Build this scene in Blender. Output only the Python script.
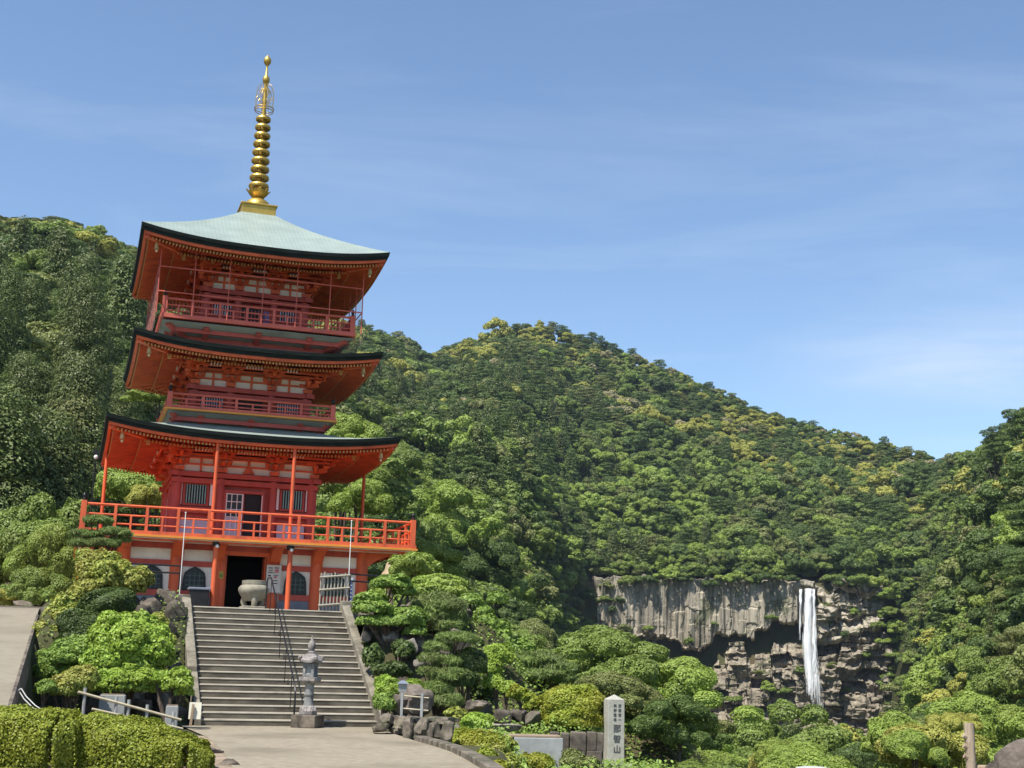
import bpy, bmesh, math, random
import numpy as np
from mathutils import Vector, Matrix, noise

for o in list(bpy.data.objects): bpy.data.objects.remove(o)
S = bpy.context.scene
COL = S.collection
R_ = math.radians

# ------------------------------------------------------------------ camera, sky, sun, exposure
FPX, PITCH, ROLL = 1307.56, 0.214, 0.0256
EYE = Vector((0, 0, 1.5))
c_f = Vector((0, math.cos(PITCH), math.sin(PITCH)))
c_u0 = Vector((0, -math.sin(PITCH), math.cos(PITCH)))
c_x0 = Vector((1, 0, 0))
c_r = math.cos(ROLL) * c_x0 + math.sin(ROLL) * c_u0
c_u = -math.sin(ROLL) * c_x0 + math.cos(ROLL) * c_u0
cam = bpy.data.cameras.new('camera')
cam.sensor_width = 36.0
cam.lens = FPX * 36.0 / 1024.0
cam.clip_start = 0.1
cam.clip_end = 9000
camo = bpy.data.objects.new('camera', cam)
COL.objects.link(camo)
m = Matrix((c_r, c_u, -c_f)).transposed().to_4x4()
m.translation = EYE
camo.matrix_world = m
S.camera = camo

SUN_EL = R_(60)
SUN_AZ = R_(-142)            # direction towards the sun, clockwise from the view direction (+y)
SKY_STRENGTH = 0.118
SUN_STRENGTH = 4.8
EXPOSURE = 0.66
w = bpy.data.worlds.new('World')
S.world = w
w.use_nodes = True
nt = w.node_tree
nt.nodes.clear()
wo = nt.nodes.new('ShaderNodeOutputWorld')
bg = nt.nodes.new('ShaderNodeBackground')
bg.inputs['Strength'].default_value = SKY_STRENGTH
sky = nt.nodes.new('ShaderNodeTexSky')
sky.sky_type = 'NISHITA'
sky.sun_disc = False
sky.sun_elevation = SUN_EL
sky.sun_rotation = SUN_AZ
sky.altitude = 300
sky.air_density = 1.0
sky.dust_density = 0.35
sky.ozone_density = 2.2
# thin high cirrus, mapped on a plane far overhead
tc = nt.nodes.new('ShaderNodeTexCoord')
sep = nt.nodes.new('ShaderNodeSeparateXYZ')
nt.links.new(tc.outputs['Generated'], sep.inputs[0])
zz = nt.nodes.new('ShaderNodeMath'); zz.operation = 'ADD'; zz.inputs[1].default_value = 0.12
nt.links.new(sep.outputs['Z'], zz.inputs[0])
zm = nt.nodes.new('ShaderNodeMath'); zm.operation = 'MAXIMUM'; zm.inputs[1].default_value = 0.05
nt.links.new(zz.outputs[0], zm.inputs[0])
dx = nt.nodes.new('ShaderNodeMath'); dx.operation = 'DIVIDE'
dy = nt.nodes.new('ShaderNodeMath'); dy.operation = 'DIVIDE'
nt.links.new(sep.outputs['X'], dx.inputs[0]); nt.links.new(zm.outputs[0], dx.inputs[1])
nt.links.new(sep.outputs['Y'], dy.inputs[0]); nt.links.new(zm.outputs[0], dy.inputs[1])
cx_ = nt.nodes.new('ShaderNodeCombineXYZ')
nt.links.new(dx.outputs[0], cx_.inputs[0]); nt.links.new(dy.outputs[0], cx_.inputs[1])
mp = nt.nodes.new('ShaderNodeMapping')
mp.inputs['Rotation'].default_value = (0, 0, R_(24))
mp.inputs['Scale'].default_value = (0.8, 1.9, 1)
mp.inputs['Location'].default_value = (3.1, 0.4, 0)
nt.links.new(cx_.outputs[0], mp.inputs[0])
n1 = nt.nodes.new('ShaderNodeTexNoise')
n1.inputs['Scale'].default_value = 1.3; n1.inputs['Detail'].default_value = 7; n1.inputs['Roughness'].default_value = 0.6
n1.inputs['Distortion'].default_value = 0.7
nt.links.new(mp.outputs[0], n1.inputs['Vector'])
cr = nt.nodes.new('ShaderNodeValToRGB')
cr.color_ramp.elements[0].position = 0.46; cr.color_ramp.elements[0].color = (0, 0, 0, 1)
cr.color_ramp.elements[1].position = 0.86; cr.color_ramp.elements[1].color = (1, 1, 1, 1)
nt.links.new(n1.outputs['Fac'], cr.inputs[0])
cm = nt.nodes.new('ShaderNodeMath'); cm.operation = 'MULTIPLY'; cm.inputs[1].default_value = 0.27
nt.links.new(cr.outputs['Color'], cm.inputs[0])
# one brighter bank of cirrus low on the right
vd = nt.nodes.new('ShaderNodeVectorMath'); vd.operation = 'SUBTRACT'
vd.inputs[1].default_value = (0.335, 0.915, 0.225)
nt.links.new(tc.outputs['Generated'], vd.inputs[0])
vs = nt.nodes.new('ShaderNodeVectorMath'); vs.operation = 'MULTIPLY'; vs.inputs[1].default_value = (6.0, 6.0, 24.0)
nt.links.new(vd.outputs[0], vs.inputs[0])
vl = nt.nodes.new('ShaderNodeVectorMath'); vl.operation = 'LENGTH'
nt.links.new(vs.outputs[0], vl.inputs[0])
ml = nt.nodes.new('ShaderNodeMapRange'); ml.inputs[1].default_value = 0.0; ml.inputs[2].default_value = 1.25
ml.inputs[3].default_value = 1.0; ml.inputs[4].default_value = 0.0; ml.interpolation_type = 'SMOOTHSTEP'
nt.links.new(vl.outputs['Value'], ml.inputs[0])
mm = nt.nodes.new('ShaderNodeMath'); mm.operation = 'MULTIPLY'
nt.links.new(ml.outputs[0], mm.inputs[0]); nt.links.new(n1.outputs['Fac'], mm.inputs[1])
ma = nt.nodes.new('ShaderNodeMath'); ma.operation = 'MULTIPLY_ADD'; ma.inputs[1].default_value = 0.62; ma.use_clamp = True
nt.links.new(mm.outputs[0], ma.inputs[0]); nt.links.new(cm.outputs[0], ma.inputs[2])
mx = nt.nodes.new('ShaderNodeMix'); mx.data_type = 'RGBA'
mx.inputs[7].default_value = (4.7, 5.2, 5.9, 1)
hs = nt.nodes.new('ShaderNodeHueSaturation'); hs.inputs['Saturation'].default_value = 1.04
nt.links.new(sky.outputs[0], hs.inputs['Color'])
nt.links.new(ma.outputs[0], mx.inputs[0]); nt.links.new(hs.outputs[0], mx.inputs[6])
nt.links.new(mx.outputs[2], bg.inputs['Color'])
nt.links.new(bg.outputs[0], wo.inputs[0])

sl = bpy.data.lights.new('sun', 'SUN')
sl.energy = SUN_STRENGTH
sl.angle = R_(0.53)
sl.color = (1.0, 0.945, 0.85)
so = bpy.data.objects.new('sun', sl)
COL.objects.link(so)
sdir = Vector((math.sin(SUN_AZ) * math.cos(SUN_EL), math.cos(SUN_AZ) * math.cos(SUN_EL), math.sin(SUN_EL)))
so.rotation_euler = (-sdir).to_track_quat('-Z', 'Y').to_euler()
so.location = sdir * 300
S.view_settings.view_transform = 'Standard'
S.view_settings.look = 'None'
S.view_settings.exposure = EXPOSURE
S.view_settings.gamma = 1
S.view_settings.use_curve_mapping = False
S.render.engine = 'CYCLES'
S.cycles.max_bounces = 5
S.cycles.diffuse_bounces = 4
S.cycles.glossy_bounces = 2
S.cycles.transmission_bounces = 3
S.cycles.transparent_max_bounces = 12
S.cycles.volume_bounces = 0
S.cycles.use_denoising = True
S.cycles.caustics_reflective = False
S.cycles.caustics_refractive = False

# ------------------------------------------------------------------ measured frames
def P(px, py, Y):
    """world point seen at pixel (px, py) at forward distance Y"""
    d = c_f + (px - 512) / FPX * c_r - (py - 384) / FPX * c_u
    return EYE + d * (Y / d.y)
def to_px(p):
    q = Vector(p) - EYE
    d = q.dot(c_f)
    if d < 0.5: return (-9999, -9999)
    return (512 + FPX * q.dot(c_r) / d, 384 - FPX * q.dot(c_u) / d)
PA = 0.3204                               # turn of the pagoda
PC = Vector((-10.124, 48.5, 0))
G = 2.96                                  # terrace level
eu = Vector((math.cos(PA), math.sin(PA), 0)); ev = Vector((-math.sin(PA), math.cos(PA), 0))
def W(u, v, z=0): return PC + eu * u + ev * v + Vector((0, 0, z))
def uv(x, y):
    q = Vector((x, y, 0)) - PC
    return q.dot(eu), q.dot(ev)

# ------------------------------------------------------------------ object helpers
def tag(o, label=None, cat=None, group=None, kind=None):
    if label: o['label'] = label
    if cat: o['category'] = cat
    if group: o['group'] = group
    if kind: o['kind'] = kind
    return o
def empty(name, loc=(0, 0, 0), rz=0, label=None, cat=None, group=None):
    o = bpy.data.objects.new(name, None)
    COL.objects.link(o)
    o.empty_display_size = 0.3
    o.location = loc; o.rotation_euler = (0, 0, rz)
    return tag(o, label, cat, group)
def link_mesh(name, me, mat=None, parent=None, loc=None):
    o = bpy.data.objects.new(name, me)
    COL.objects.link(o)
    if mat is not None:
        for q in (mat if isinstance(mat, (list, tuple)) else [mat]): me.materials.append(q)
    if parent: o.parent = parent
    if loc is not None: o.location = loc
    return o
class MB:
    def __init__(s): s.v = []; s.f = []; s.mi = []; s.M = Matrix(); s.cur = 0
    def add(s, vs, fs):
        b = len(s.v)
        s.v += [tuple(s.M @ Vector(p)) for p in vs]
        s.f += [tuple(b + i for i in f) for f in fs]
        s.mi += [s.cur] * len(fs)
        return s
    def box(s, c, d, rot=None, taper=1.0):
        x, y, z = d[0] / 2, d[1] / 2, d[2] / 2
        vs = []
        for dz, t in ((-z, 1), (z, taper)):
            for dx, dy in ((-x, -y), (x, -y), (x, y), (-x, y)):
                p = Vector((dx * t, dy * t, dz))
                if rot is not None: p = rot @ p
                vs.append(p + Vector(c))
        return s.add(vs, [(0, 3, 2, 1), (4, 5, 6, 7), (0, 1, 5, 4), (1, 2, 6, 5), (2, 3, 7, 6), (3, 0, 4, 7)])
    def bar(s, a, b, w, h):
        """square bar from a to b, w wide sideways, h high"""
        a = Vector(a); b = Vector(b); d = b - a; L = d.length
        d.normalize()
        up = Vector((0, 0, 1)) if abs(d.z) < 0.95 else Vector((0, 1, 0))
        x = d.cross(up).normalized(); z = x.cross(d)
        vs = []
        for p in (a, b):
            for i, j in ((-1, -1), (1, -1), (1, 1), (-1, 1)): vs.append(p + x * i * w / 2 + z * j * h / 2)
        return s.add(vs, [(0, 1, 2, 3), (7, 6, 5, 4), (0, 4, 5, 1), (1, 5, 6, 2), (2, 6, 7, 3), (3, 7, 4, 0)])
    def tube(s, pts, rad, n=8, cap=True):
        pts = [Vector(p) for p in pts]
        if not isinstance(rad, (list, tuple)): rad = [rad] * len(pts)
        vs = []; prev = None
        for i, p in enumerate(pts):
            d = (pts[min(i + 1, len(pts) - 1)] - pts[max(i - 1, 0)])
            d = d.normalized() if d.length > 1e-9 else Vector((0, 0, 1))
            if prev is None:
                t = Vector((0, 0, 1)) if abs(d.z) < 0.9 else Vector((1, 0, 0))
                x = d.cross(t).normalized()
            else:
                x = (prev - d * prev.dot(d)).normalized()
            prev = x; y = d.cross(x)
            for k in range(n):
                a = 2 * math.pi * k / n
                vs.append(p + (x * math.cos(a) + y * math.sin(a)) * rad[i])
        fs = []
        for i in range(len(pts) - 1):
            for k in range(n):
                fs.append((i * n + k, i * n + (k + 1) % n, (i + 1) * n + (k + 1) % n, (i + 1) * n + k))
        if cap:
            fs.append(tuple(range(n - 1, -1, -1))); fs.append(tuple((len(pts) - 1) * n + k for k in range(n)))
        return s.add(vs, fs)
    def lathe(s, prof, c=(0, 0, 0), n=20):
        vs = []; c = Vector(c)
        for r, z in prof:
            for k in range(n):
                a = 2 * math.pi * k / n
                vs.append(c + Vector((r * math.cos(a), r * math.sin(a), z)))
        fs = []
        for i in range(len(prof) - 1):
            for k in range(n):
                fs.append((i * n + k, i * n + (k + 1) % n, (i + 1) * n + (k + 1) % n, (i + 1) * n + k))
        fs.append(tuple(range(n - 1, -1, -1))); fs.append(tuple((len(prof) - 1) * n + k for k in range(n)))
        return s.add(vs, fs)
    def prism(s, poly, axis_o, ax, ay, depth):
        """2D polygon in plane (ax, ay) at axis_o, extruded by the vector depth"""
        o = Vector(axis_o); ax = Vector(ax); ay = Vector(ay); d = Vector(depth)
        n = len(poly)
        vs = [o + ax * a + ay * b for a, b in poly] + [o + ax * a + ay * b + d for a, b in poly]
        fs = [tuple(range(n)), tuple(range(2 * n - 1, n - 1, -1))]
        fs += [(i, i + n, (i + 1) % n + n, (i + 1) % n) for i in range(n)]
        return s.add(vs, fs)
    def build(s, name, mat, parent=None, smooth=False, loc=None, bevel=0, fix=True):
        me = bpy.data.meshes.new(name)
        me.from_pydata(s.v, [], s.f)
        if fix:
            bm = bmesh.new(); bm.from_mesh(me)
            bmesh.ops.recalc_face_normals(bm, faces=bm.faces)
            bm.to_mesh(me); bm.free()
        o = link_mesh(name, me, mat, parent, loc)
        if isinstance(mat, (list, tuple)):
            me.polygons.foreach_set('material_index', s.mi)
        if smooth:
            me.polygons.foreach_set('use_smooth', [True] * len(me.polygons))
            me.set_sharp_from_angle(angle=R_(42))
        if bevel:
            bv = o.modifiers.new('bevel', 'BEVEL'); bv.width = bevel; bv.segments = 2; bv.limit_method = 'ANGLE'
        return o
def copy_tree(o, parent=None):
    c = o.copy(); COL.objects.link(c)
    if parent: c.parent = parent
    for ch in list(o.children): copy_tree(ch, c)
    return c

# ------------------------------------------------------------------ materials
def new_mat(name):
    m = bpy.data.materials.new(name); m.use_nodes = True
    m.node_tree.nodes.clear()
    out = m.node_tree.nodes.new('ShaderNodeOutputMaterial')
    return m, m.node_tree, out
def N(nt, t, **kw):
    n = nt.nodes.new(t)
    for k, v in kw.items():
        if k.startswith('i_'): n.inputs[int(k[2:]) if k[2:].isdigit() else k[2:].replace('_', ' ')].default_value = v
        else: setattr(n, k, v)
    return n
def paint(name, c1, c2=None, rough=0.5, scale=3.0, bump=0.0, spec=0.4, metal=0.0, detail=5, c3=None, scale3=0.6, stretch=(1, 1, 1), lo=0.35, hi=0.7):
    """noise-mottled paint, stone or plaster"""
    m, nt, out = new_mat(name)
    b = N(nt, 'ShaderNodeBsdfPrincipled')
    b.inputs['Roughness'].default_value = rough; b.inputs['Specular IOR Level'].default_value = spec; b.inputs['Metallic'].default_value = metal
    tc = N(nt, 'ShaderNodeTexCoord'); mp = N(nt, 'ShaderNodeMapping'); mp.inputs['Scale'].default_value = stretch
    nt.links.new(tc.outputs['Object'], mp.inputs[0])
    n = N(nt, 'ShaderNodeTexNoise'); n.inputs['Scale'].default_value = scale; n.inputs['Detail'].default_value = detail; n.inputs['Roughness'].default_value = 0.6
    nt.links.new(mp.outputs[0], n.inputs['Vector'])
    r = N(nt, 'ShaderNodeValToRGB')
    r.color_ramp.elements[0].position = lo; r.color_ramp.elements[1].position = hi
    r.color_ramp.elements[0].color = (*c1, 1); r.color_ramp.elements[1].color = (*(c2 or c1), 1)
    nt.links.new(n.outputs['Fac'], r.inputs[0])
    colout = r.outputs[0]
    if c3:
        n3 = N(nt, 'ShaderNodeTexNoise'); n3.inputs['Scale'].default_value = scale3; n3.inputs['Detail'].default_value = 6; n3.inputs['Roughness'].default_value = 0.65
        nt.links.new(mp.outputs[0], n3.inputs['Vector'])
        r3 = N(nt, 'ShaderNodeValToRGB'); r3.color_ramp.elements[0].position = 0.5; r3.color_ramp.elements[1].position = 0.66
        nt.links.new(n3.outputs['Fac'], r3.inputs[0])
        mx = N(nt, 'ShaderNodeMix', data_type='RGBA'); mx.inputs[7].default_value = (*c3, 1)
        nt.links.new(r3.outputs[0], mx.inputs[0]); nt.links.new(colout, mx.inputs[6]); colout = mx.outputs[2]
    nt.links.new(colout, b.inputs['Base Color'])
    if bump:
        bp = N(nt, 'ShaderNodeBump'); bp.inputs['Strength'].default_value = bump; bp.inputs['Distance'].default_value = 0.05
        nt.links.new(n.outputs['Fac'], bp.inputs['Height']); nt.links.new(bp.outputs[0], b.inputs['Normal'])
    nt.links.new(b.outputs[0], out.inputs[0])
    return m
def leaf_mat(name, ca, cb, cc=None, transl=0.27, nscale=0.35, rough=0.5):
    """leaves: every leaf its own shade between ca and cb, clumps drifting towards cc"""
    m, nt, out = new_mat(name)
    g = N(nt, 'ShaderNodeNewGeometry')
    r = N(nt, 'ShaderNodeValToRGB')
    r.color_ramp.elements[0].color = (*ca, 1); r.color_ramp.elements[1].color = (*cb, 1)
    nt.links.new(g.outputs['Random Per Island'], r.inputs[0])
    c = r.outputs[0]
    if cc:
        tc = N(nt, 'ShaderNodeTexCoord')
        oi = N(nt, 'ShaderNodeObjectInfo')
        ad = N(nt, 'ShaderNodeVectorMath', operation='ADD')
        nt.links.new(tc.outputs['Object'], ad.inputs[0]); nt.links.new(oi.outputs['Location'], ad.inputs[1])
        n = N(nt, 'ShaderNodeTexNoise'); n.inputs['Scale'].default_value = nscale; n.inputs['Detail'].default_value = 2
        nt.links.new(ad.outputs[0], n.inputs['Vector'])
        r2 = N(nt, 'ShaderNodeValToRGB'); r2.color_ramp.elements[0].position = 0.42; r2.color_ramp.elements[1].position = 0.62
        nt.links.new(n.outputs['Fac'], r2.inputs[0])
        mx = N(nt, 'ShaderNodeMix', data_type='RGBA'); mx.inputs[7].default_value = (*cc, 1)
        nt.links.new(r2.outputs[0], mx.inputs[0]); nt.links.new(c, mx.inputs[6]); c = mx.outputs[2]
    b = N(nt, 'ShaderNodeBsdfPrincipled'); b.inputs['Roughness'].default_value = rough; b.inputs['Specular IOR Level'].default_value = 0.3
    nt.links.new(c, b.inputs['Base Color'])
    t = N(nt, 'ShaderNodeBsdfTranslucent')
    nt.links.new(c, t.inputs[0])
    ms = N(nt, 'ShaderNodeMixShader'); ms.inputs[0].default_value = transl
    nt.links.new(b.outputs[0], ms.inputs[1]); nt.links.new(t.outputs[0], ms.inputs[2])
    nt.links.new(ms.outputs[0], out.inputs[0])
    return m

M = {}
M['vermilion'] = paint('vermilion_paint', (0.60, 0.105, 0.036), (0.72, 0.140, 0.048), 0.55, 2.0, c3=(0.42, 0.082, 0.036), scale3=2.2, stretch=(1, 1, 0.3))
M['red'] = paint('shade_deepened_red', (0.40, 0.068, 0.050), (0.50, 0.09, 0.064), 0.6, 1.6, c3=(0.33, 0.06, 0.046), scale3=1.8, stretch=(1, 1, 0.4))  # the vermilion paint again, deepened: bluish shade put into the colour
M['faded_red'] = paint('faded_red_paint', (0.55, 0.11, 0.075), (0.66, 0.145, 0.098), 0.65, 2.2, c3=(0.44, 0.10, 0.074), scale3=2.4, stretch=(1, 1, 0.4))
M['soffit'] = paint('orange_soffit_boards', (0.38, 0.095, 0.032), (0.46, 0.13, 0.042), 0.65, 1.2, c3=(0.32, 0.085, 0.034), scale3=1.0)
M['gold_tip'] = paint('yellow_rafter_tip', (0.50, 0.31, 0.11), (0.58, 0.37, 0.14), 0.6, 3)
M['edge_yellow'] = paint('yellow_board_edge', (0.66, 0.25, 0.035), (0.70, 0.29, 0.05), 0.5, 3)
M['plaster'] = paint('white_plaster', (0.76, 0.74, 0.69), (0.84, 0.82, 0.77), 0.8, 1.5, c3=(0.68, 0.66, 0.61), scale3=0.9)
M['lilac'] = paint('pale_lilac_board', (0.50, 0.48, 0.56), (0.58, 0.56, 0.62), 0.7, 2)
M['white'] = paint('white_painted_wood', (0.74, 0.73, 0.70), (0.80, 0.79, 0.77), 0.6, 3)
M['slat'] = paint('green_blue_slat', (0.20, 0.42, 0.39), (0.26, 0.50, 0.47), 0.6, 3)
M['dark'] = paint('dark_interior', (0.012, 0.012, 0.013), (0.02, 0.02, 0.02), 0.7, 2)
M['dull_slat'] = paint('dull_green_bar', (0.075, 0.12, 0.115), (0.10, 0.15, 0.145), 0.7, 3)
M['carving'] = paint('carved_black_paint', (0.06, 0.06, 0.06), (0.13, 0.13, 0.12), 0.8, 12)
M['black'] = paint('black_metal', (0.018, 0.018, 0.02), (0.03, 0.03, 0.03), 0.4, 4, metal=0.4)
M['grey_panel'] = paint('blue_grey_board', (0.15, 0.17, 0.22), (0.20, 0.22, 0.27), 0.7, 2)
M['glass'] = paint('dark_window_glass', (0.012, 0.018, 0.02), (0.025, 0.034, 0.036), 0.3, 2, spec=0.3)
M['eave'] = paint('dark_copper_eave', (0.010, 0.014, 0.012), (0.024, 0.031, 0.027), 0.85, 2, spec=0.15, stretch=(1, 1, 6))
M['gold'] = paint('gilded_bronze', (0.50, 0.32, 0.07), (0.62, 0.42, 0.10), 0.42, 4, metal=0.75)
M['bronze'] = paint('old_bronze', (0.30, 0.22, 0.13), (0.38, 0.29, 0.18), 0.6, 5, c3=(0.20, 0.18, 0.13))
M['bell'] = paint('pale_gilt_bell', (0.62, 0.50, 0.24), (0.70, 0.58, 0.32), 0.45, 6, metal=0.4)
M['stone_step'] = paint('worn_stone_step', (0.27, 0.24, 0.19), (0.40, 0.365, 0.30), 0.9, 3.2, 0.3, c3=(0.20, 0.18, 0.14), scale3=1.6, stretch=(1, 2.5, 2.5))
M['riser'] = paint('dark_stone_riser', (0.085, 0.074, 0.055), (0.17, 0.15, 0.115), 0.92, 1.4, 0.3, c3=(0.062, 0.054, 0.041), scale3=0.9, stretch=(1, 2, 2))  # darker mottled stone than the treads
M['pale_stone'] = paint('pale_garden_stone', (0.22, 0.195, 0.16), (0.36, 0.32, 0.27), 0.92, 4, 0.4, c3=(0.13, 0.115, 0.09), scale3=3)
M['skirt'] = paint('shade_greyed_boards', (0.19, 0.20, 0.18), (0.25, 0.255, 0.23), 0.8, 2, c3=(0.15, 0.155, 0.14), scale3=1)  # whitish boards greyed down: shade below the balconies put into the colour
M['stone_cope'] = paint('lichened_coping_stone', (0.15, 0.132, 0.10), (0.27, 0.245, 0.19), 0.92, 3.5, 0.4, c3=(0.10, 0.088, 0.065), scale3=1.6)
M['stone_dark'] = paint('dark_weathered_stone', (0.045, 0.037, 0.029), (0.15, 0.125, 0.098), 0.95, 3.0, 0.5, c3=(0.21, 0.175, 0.135), scale3=1.4)
M['rock'] = paint('garden_rock', (0.075, 0.062, 0.047), (0.23, 0.195, 0.15), 0.95, 4.2, 0.7, c3=(0.055, 0.06, 0.03), scale3=2.6)
M['boulder'] = paint('brown_boulder', (0.105, 0.085, 0.07), (0.20, 0.165, 0.14), 0.92, 7, 0.7, c3=(0.07, 0.062, 0.048), scale3=4)
M['granite'] = paint('pale_granite', (0.36, 0.345, 0.29), (0.47, 0.455, 0.39), 0.88, 9, 0.15, c3=(0.29, 0.285, 0.24), scale3=2.2)
M['lantern_stone'] = paint('mottled_lantern_stone', (0.17, 0.15, 0.14), (0.40, 0.36, 0.33), 0.92, 5.0, 0.5, c3=(0.10, 0.09, 0.09), scale3=4.5)
M['lantern_blue'] = paint('grey_lantern_stone', (0.12, 0.125, 0.125), (0.27, 0.275, 0.265), 0.92, 6.0, 0.4, c3=(0.34, 0.32, 0.28), scale3=5)
M['cement'] = paint('grey_cement', (0.27, 0.28, 0.275), (0.36, 0.37, 0.36), 0.9, 3, 0.2, c3=(0.22, 0.225, 0.21), scale3=1.2)
M['basin'] = paint('pale_stone_basin', (0.22, 0.20, 0.15), (0.34, 0.31, 0.24), 0.85, 4, 0.25, c3=(0.15, 0.135, 0.105), scale3=2)
M['wood'] = paint('weathered_wood', (0.24, 0.17, 0.11), (0.38, 0.29, 0.20), 0.85, 6, 0.2, stretch=(6, 6, 0.6))
M['pole_wood'] = paint('peeled_log', (0.30, 0.235, 0.165), (0.44, 0.36, 0.27), 0.85, 7, 0.3, stretch=(4, 4, 0.8), c3=(0.19, 0.14, 0.10), scale3=3)
M['bamboo'] = paint('dry_bamboo', (0.42, 0.36, 0.24), (0.56, 0.49, 0.35), 0.6, 6, stretch=(1, 1, 0.5))
M['grey_bamboo'] = paint('greyed_bamboo', (0.27, 0.245, 0.19), (0.38, 0.35, 0.28), 0.75, 6, stretch=(1, 1, 0.5))
M['bark'] = paint('dark_bark', (0.06, 0.045, 0.035), (0.13, 0.10, 0.075), 0.95, 7, 0.5, stretch=(3, 3, 0.7))
M['greybark'] = paint('grey_bark', (0.13, 0.115, 0.10), (0.24, 0.215, 0.19), 0.95, 6, 0.4, stretch=(3, 3, 0.7))
M['soil'] = paint('dry_soil', (0.22, 0.165, 0.115), (0.36, 0.28, 0.20), 0.95, 2.5, 0.4, c3=(0.14, 0.11, 0.07), scale3=1.2)
M['hose'] = paint('white_plastic_pipe', (0.42, 0.41, 0.39), (0.5, 0.49, 0.47), 0.5, 4)
M['paper'] = paint('pale_notice', (0.58, 0.56, 0.53), (0.64, 0.62, 0.58), 0.7, 4)
M['cream'] = paint('cream_board', (0.62, 0.60, 0.48), (0.68, 0.66, 0.54), 0.7, 3)
M['ink'] = paint('black_ink', (0.03, 0.03, 0.03), (0.05, 0.05, 0.05), 0.8, 4)
M['blueink'] = paint('blue_ink', (0.08, 0.11, 0.34), (0.10, 0.14, 0.40), 0.7, 4)
M['redink'] = paint('pink_ink', (0.50, 0.16, 0.22), (0.55, 0.2, 0.26), 0.8, 4)
M['yellow'] = paint('yellow_plate', (0.42, 0.34, 0.07), (0.48, 0.38, 0.09), 0.6, 5)
M['greenink'] = paint('green_print', (0.12, 0.24, 0.04), (0.15, 0.28, 0.05), 0.6, 5)
M['lamp_white'] = paint('white_lamp_globe', (0.8, 0.8, 0.78), (0.84, 0.84, 0.82), 0.3, 4)
M['car'] = paint('white_car_paint', (0.70, 0.71, 0.73), (0.74, 0.75, 0.77), 0.2, 2, spec=0.6)

# copper roof with standing seams
def roof_mat():
    m, nt, out = new_mat('pale_green_copper')
    b = N(nt, 'ShaderNodeBsdfPrincipled'); b.inputs['Roughness'].default_value = 0.5; b.inputs['Specular IOR Level'].default_value = 0.4
    tc = N(nt, 'ShaderNodeTexCoord')
    n = N(nt, 'ShaderNodeTexNoise'); n.inputs['Scale'].default_value = 1.3; n.inputs['Detail'].default_value = 6
    nt.links.new(tc.outputs['Object'], n.inputs['Vector'])
    r = N(nt, 'ShaderNodeValToRGB'); r.color_ramp.elements[0].position = 0.3; r.color_ramp.elements[1].position = 0.7
    r.color_ramp.elements[0].color = (0.27, 0.325, 0.295, 1); r.color_ramp.elements[1].color = (0.345, 0.41, 0.37, 1)
    nt.links.new(n.outputs['Fac'], r.inputs[0])
    at = N(nt, 'ShaderNodeAttribute', attribute_name='shingle')
    br = N(nt, 'ShaderNodeTexBrick'); br.inputs['Scale'].default_value = 1.0
    br.inputs['Color1'].default_value = (1, 1, 1, 1); br.inputs['Color2'].default_value = (0.92, 0.93, 0.92, 1); br.inputs['Mortar'].default_value = (0.66, 0.68, 0.66, 1)
    br.inputs['Mortar Size'].default_value = 0.02; br.inputs['Brick Width'].default_value = 0.30; br.inputs['Row Height'].default_value = 0.11
    nt.links.new(at.outputs['Vector'], br.inputs['Vector'])
    mx = N(nt, 'ShaderNodeMix', data_type='RGBA', blend_type='MULTIPLY'); mx.inputs[0].default_value = 1
    nt.links.new(r.outputs[0], mx.inputs[6]); nt.links.new(br.outputs['Color'], mx.inputs[7])
    nt.links.new(mx.outputs[2], b.inputs['Base Color'])
    nt.links.new(b.outputs[0], out.inputs[0])
    return m
M['copper'] = roof_mat()

def ground_mat(name, c1, c2, c3, s1, s2, joints=False):
    m, nt, out = new_mat(name)
    b = N(nt, 'ShaderNodeBsdfPrincipled'); b.inputs['Roughness'].default_value = 0.92; b.inputs['Specular IOR Level'].default_value = 0.2
    tc = N(nt, 'ShaderNodeTexCoord')
    n = N(nt, 'ShaderNodeTexNoise'); n.inputs['Scale'].default_value = s1; n.inputs['Detail'].default_value = 8; n.inputs['Roughness'].default_value = 0.65
    nt.links.new(tc.outputs['Object'], n.inputs['Vector'])
    r = N(nt, 'ShaderNodeValToRGB'); r.color_ramp.elements[0].position = 0.32; r.color_ramp.elements[1].position = 0.68
    r.color_ramp.elements[0].color = (*c1, 1); r.color_ramp.elements[1].color = (*c2, 1)
    nt.links.new(n.outputs['Fac'], r.inputs[0])
    n2 = N(nt, 'ShaderNodeTexNoise'); n2.inputs['Scale'].default_value = s2; n2.inputs['Detail'].default_value = 3
    nt.links.new(tc.outputs['Object'], n2.inputs['Vector'])
    r2 = N(nt, 'ShaderNodeValToRGB'); r2.color_ramp.elements[0].position = 0.48; r2.color_ramp.elements[1].position = 0.72
    nt.links.new(n2.outputs['Fac'], r2.inputs[0])
    mx = N(nt, 'ShaderNodeMix', data_type='RGBA'); mx.inputs[7].default_value = (*c3, 1)
    nt.links.new(r2.outputs[0], mx.inputs[0]); nt.links.new(r.outputs[0], mx.inputs[6])
    nt.links.new(mx.outputs[2], b.inputs['Base Color'])
    bp = N(nt, 'ShaderNodeBump'); bp.inputs['Strength'].default_value = 0.4; bp.inputs['Distance'].default_value = 0.02
    n4 = N(nt, 'ShaderNodeTexNoise'); n4.inputs['Scale'].default_value = 40; n4.inputs['Detail'].default_value = 4
    nt.links.new(tc.outputs['Object'], n4.inputs['Vector'])
    nt.links.new(n4.outputs['Fac'], bp.inputs['Height']); nt.links.new(bp.outputs[0], b.inputs['Normal'])
    nt.links.new(b.outputs[0], out.inputs[0])
    return m
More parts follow.
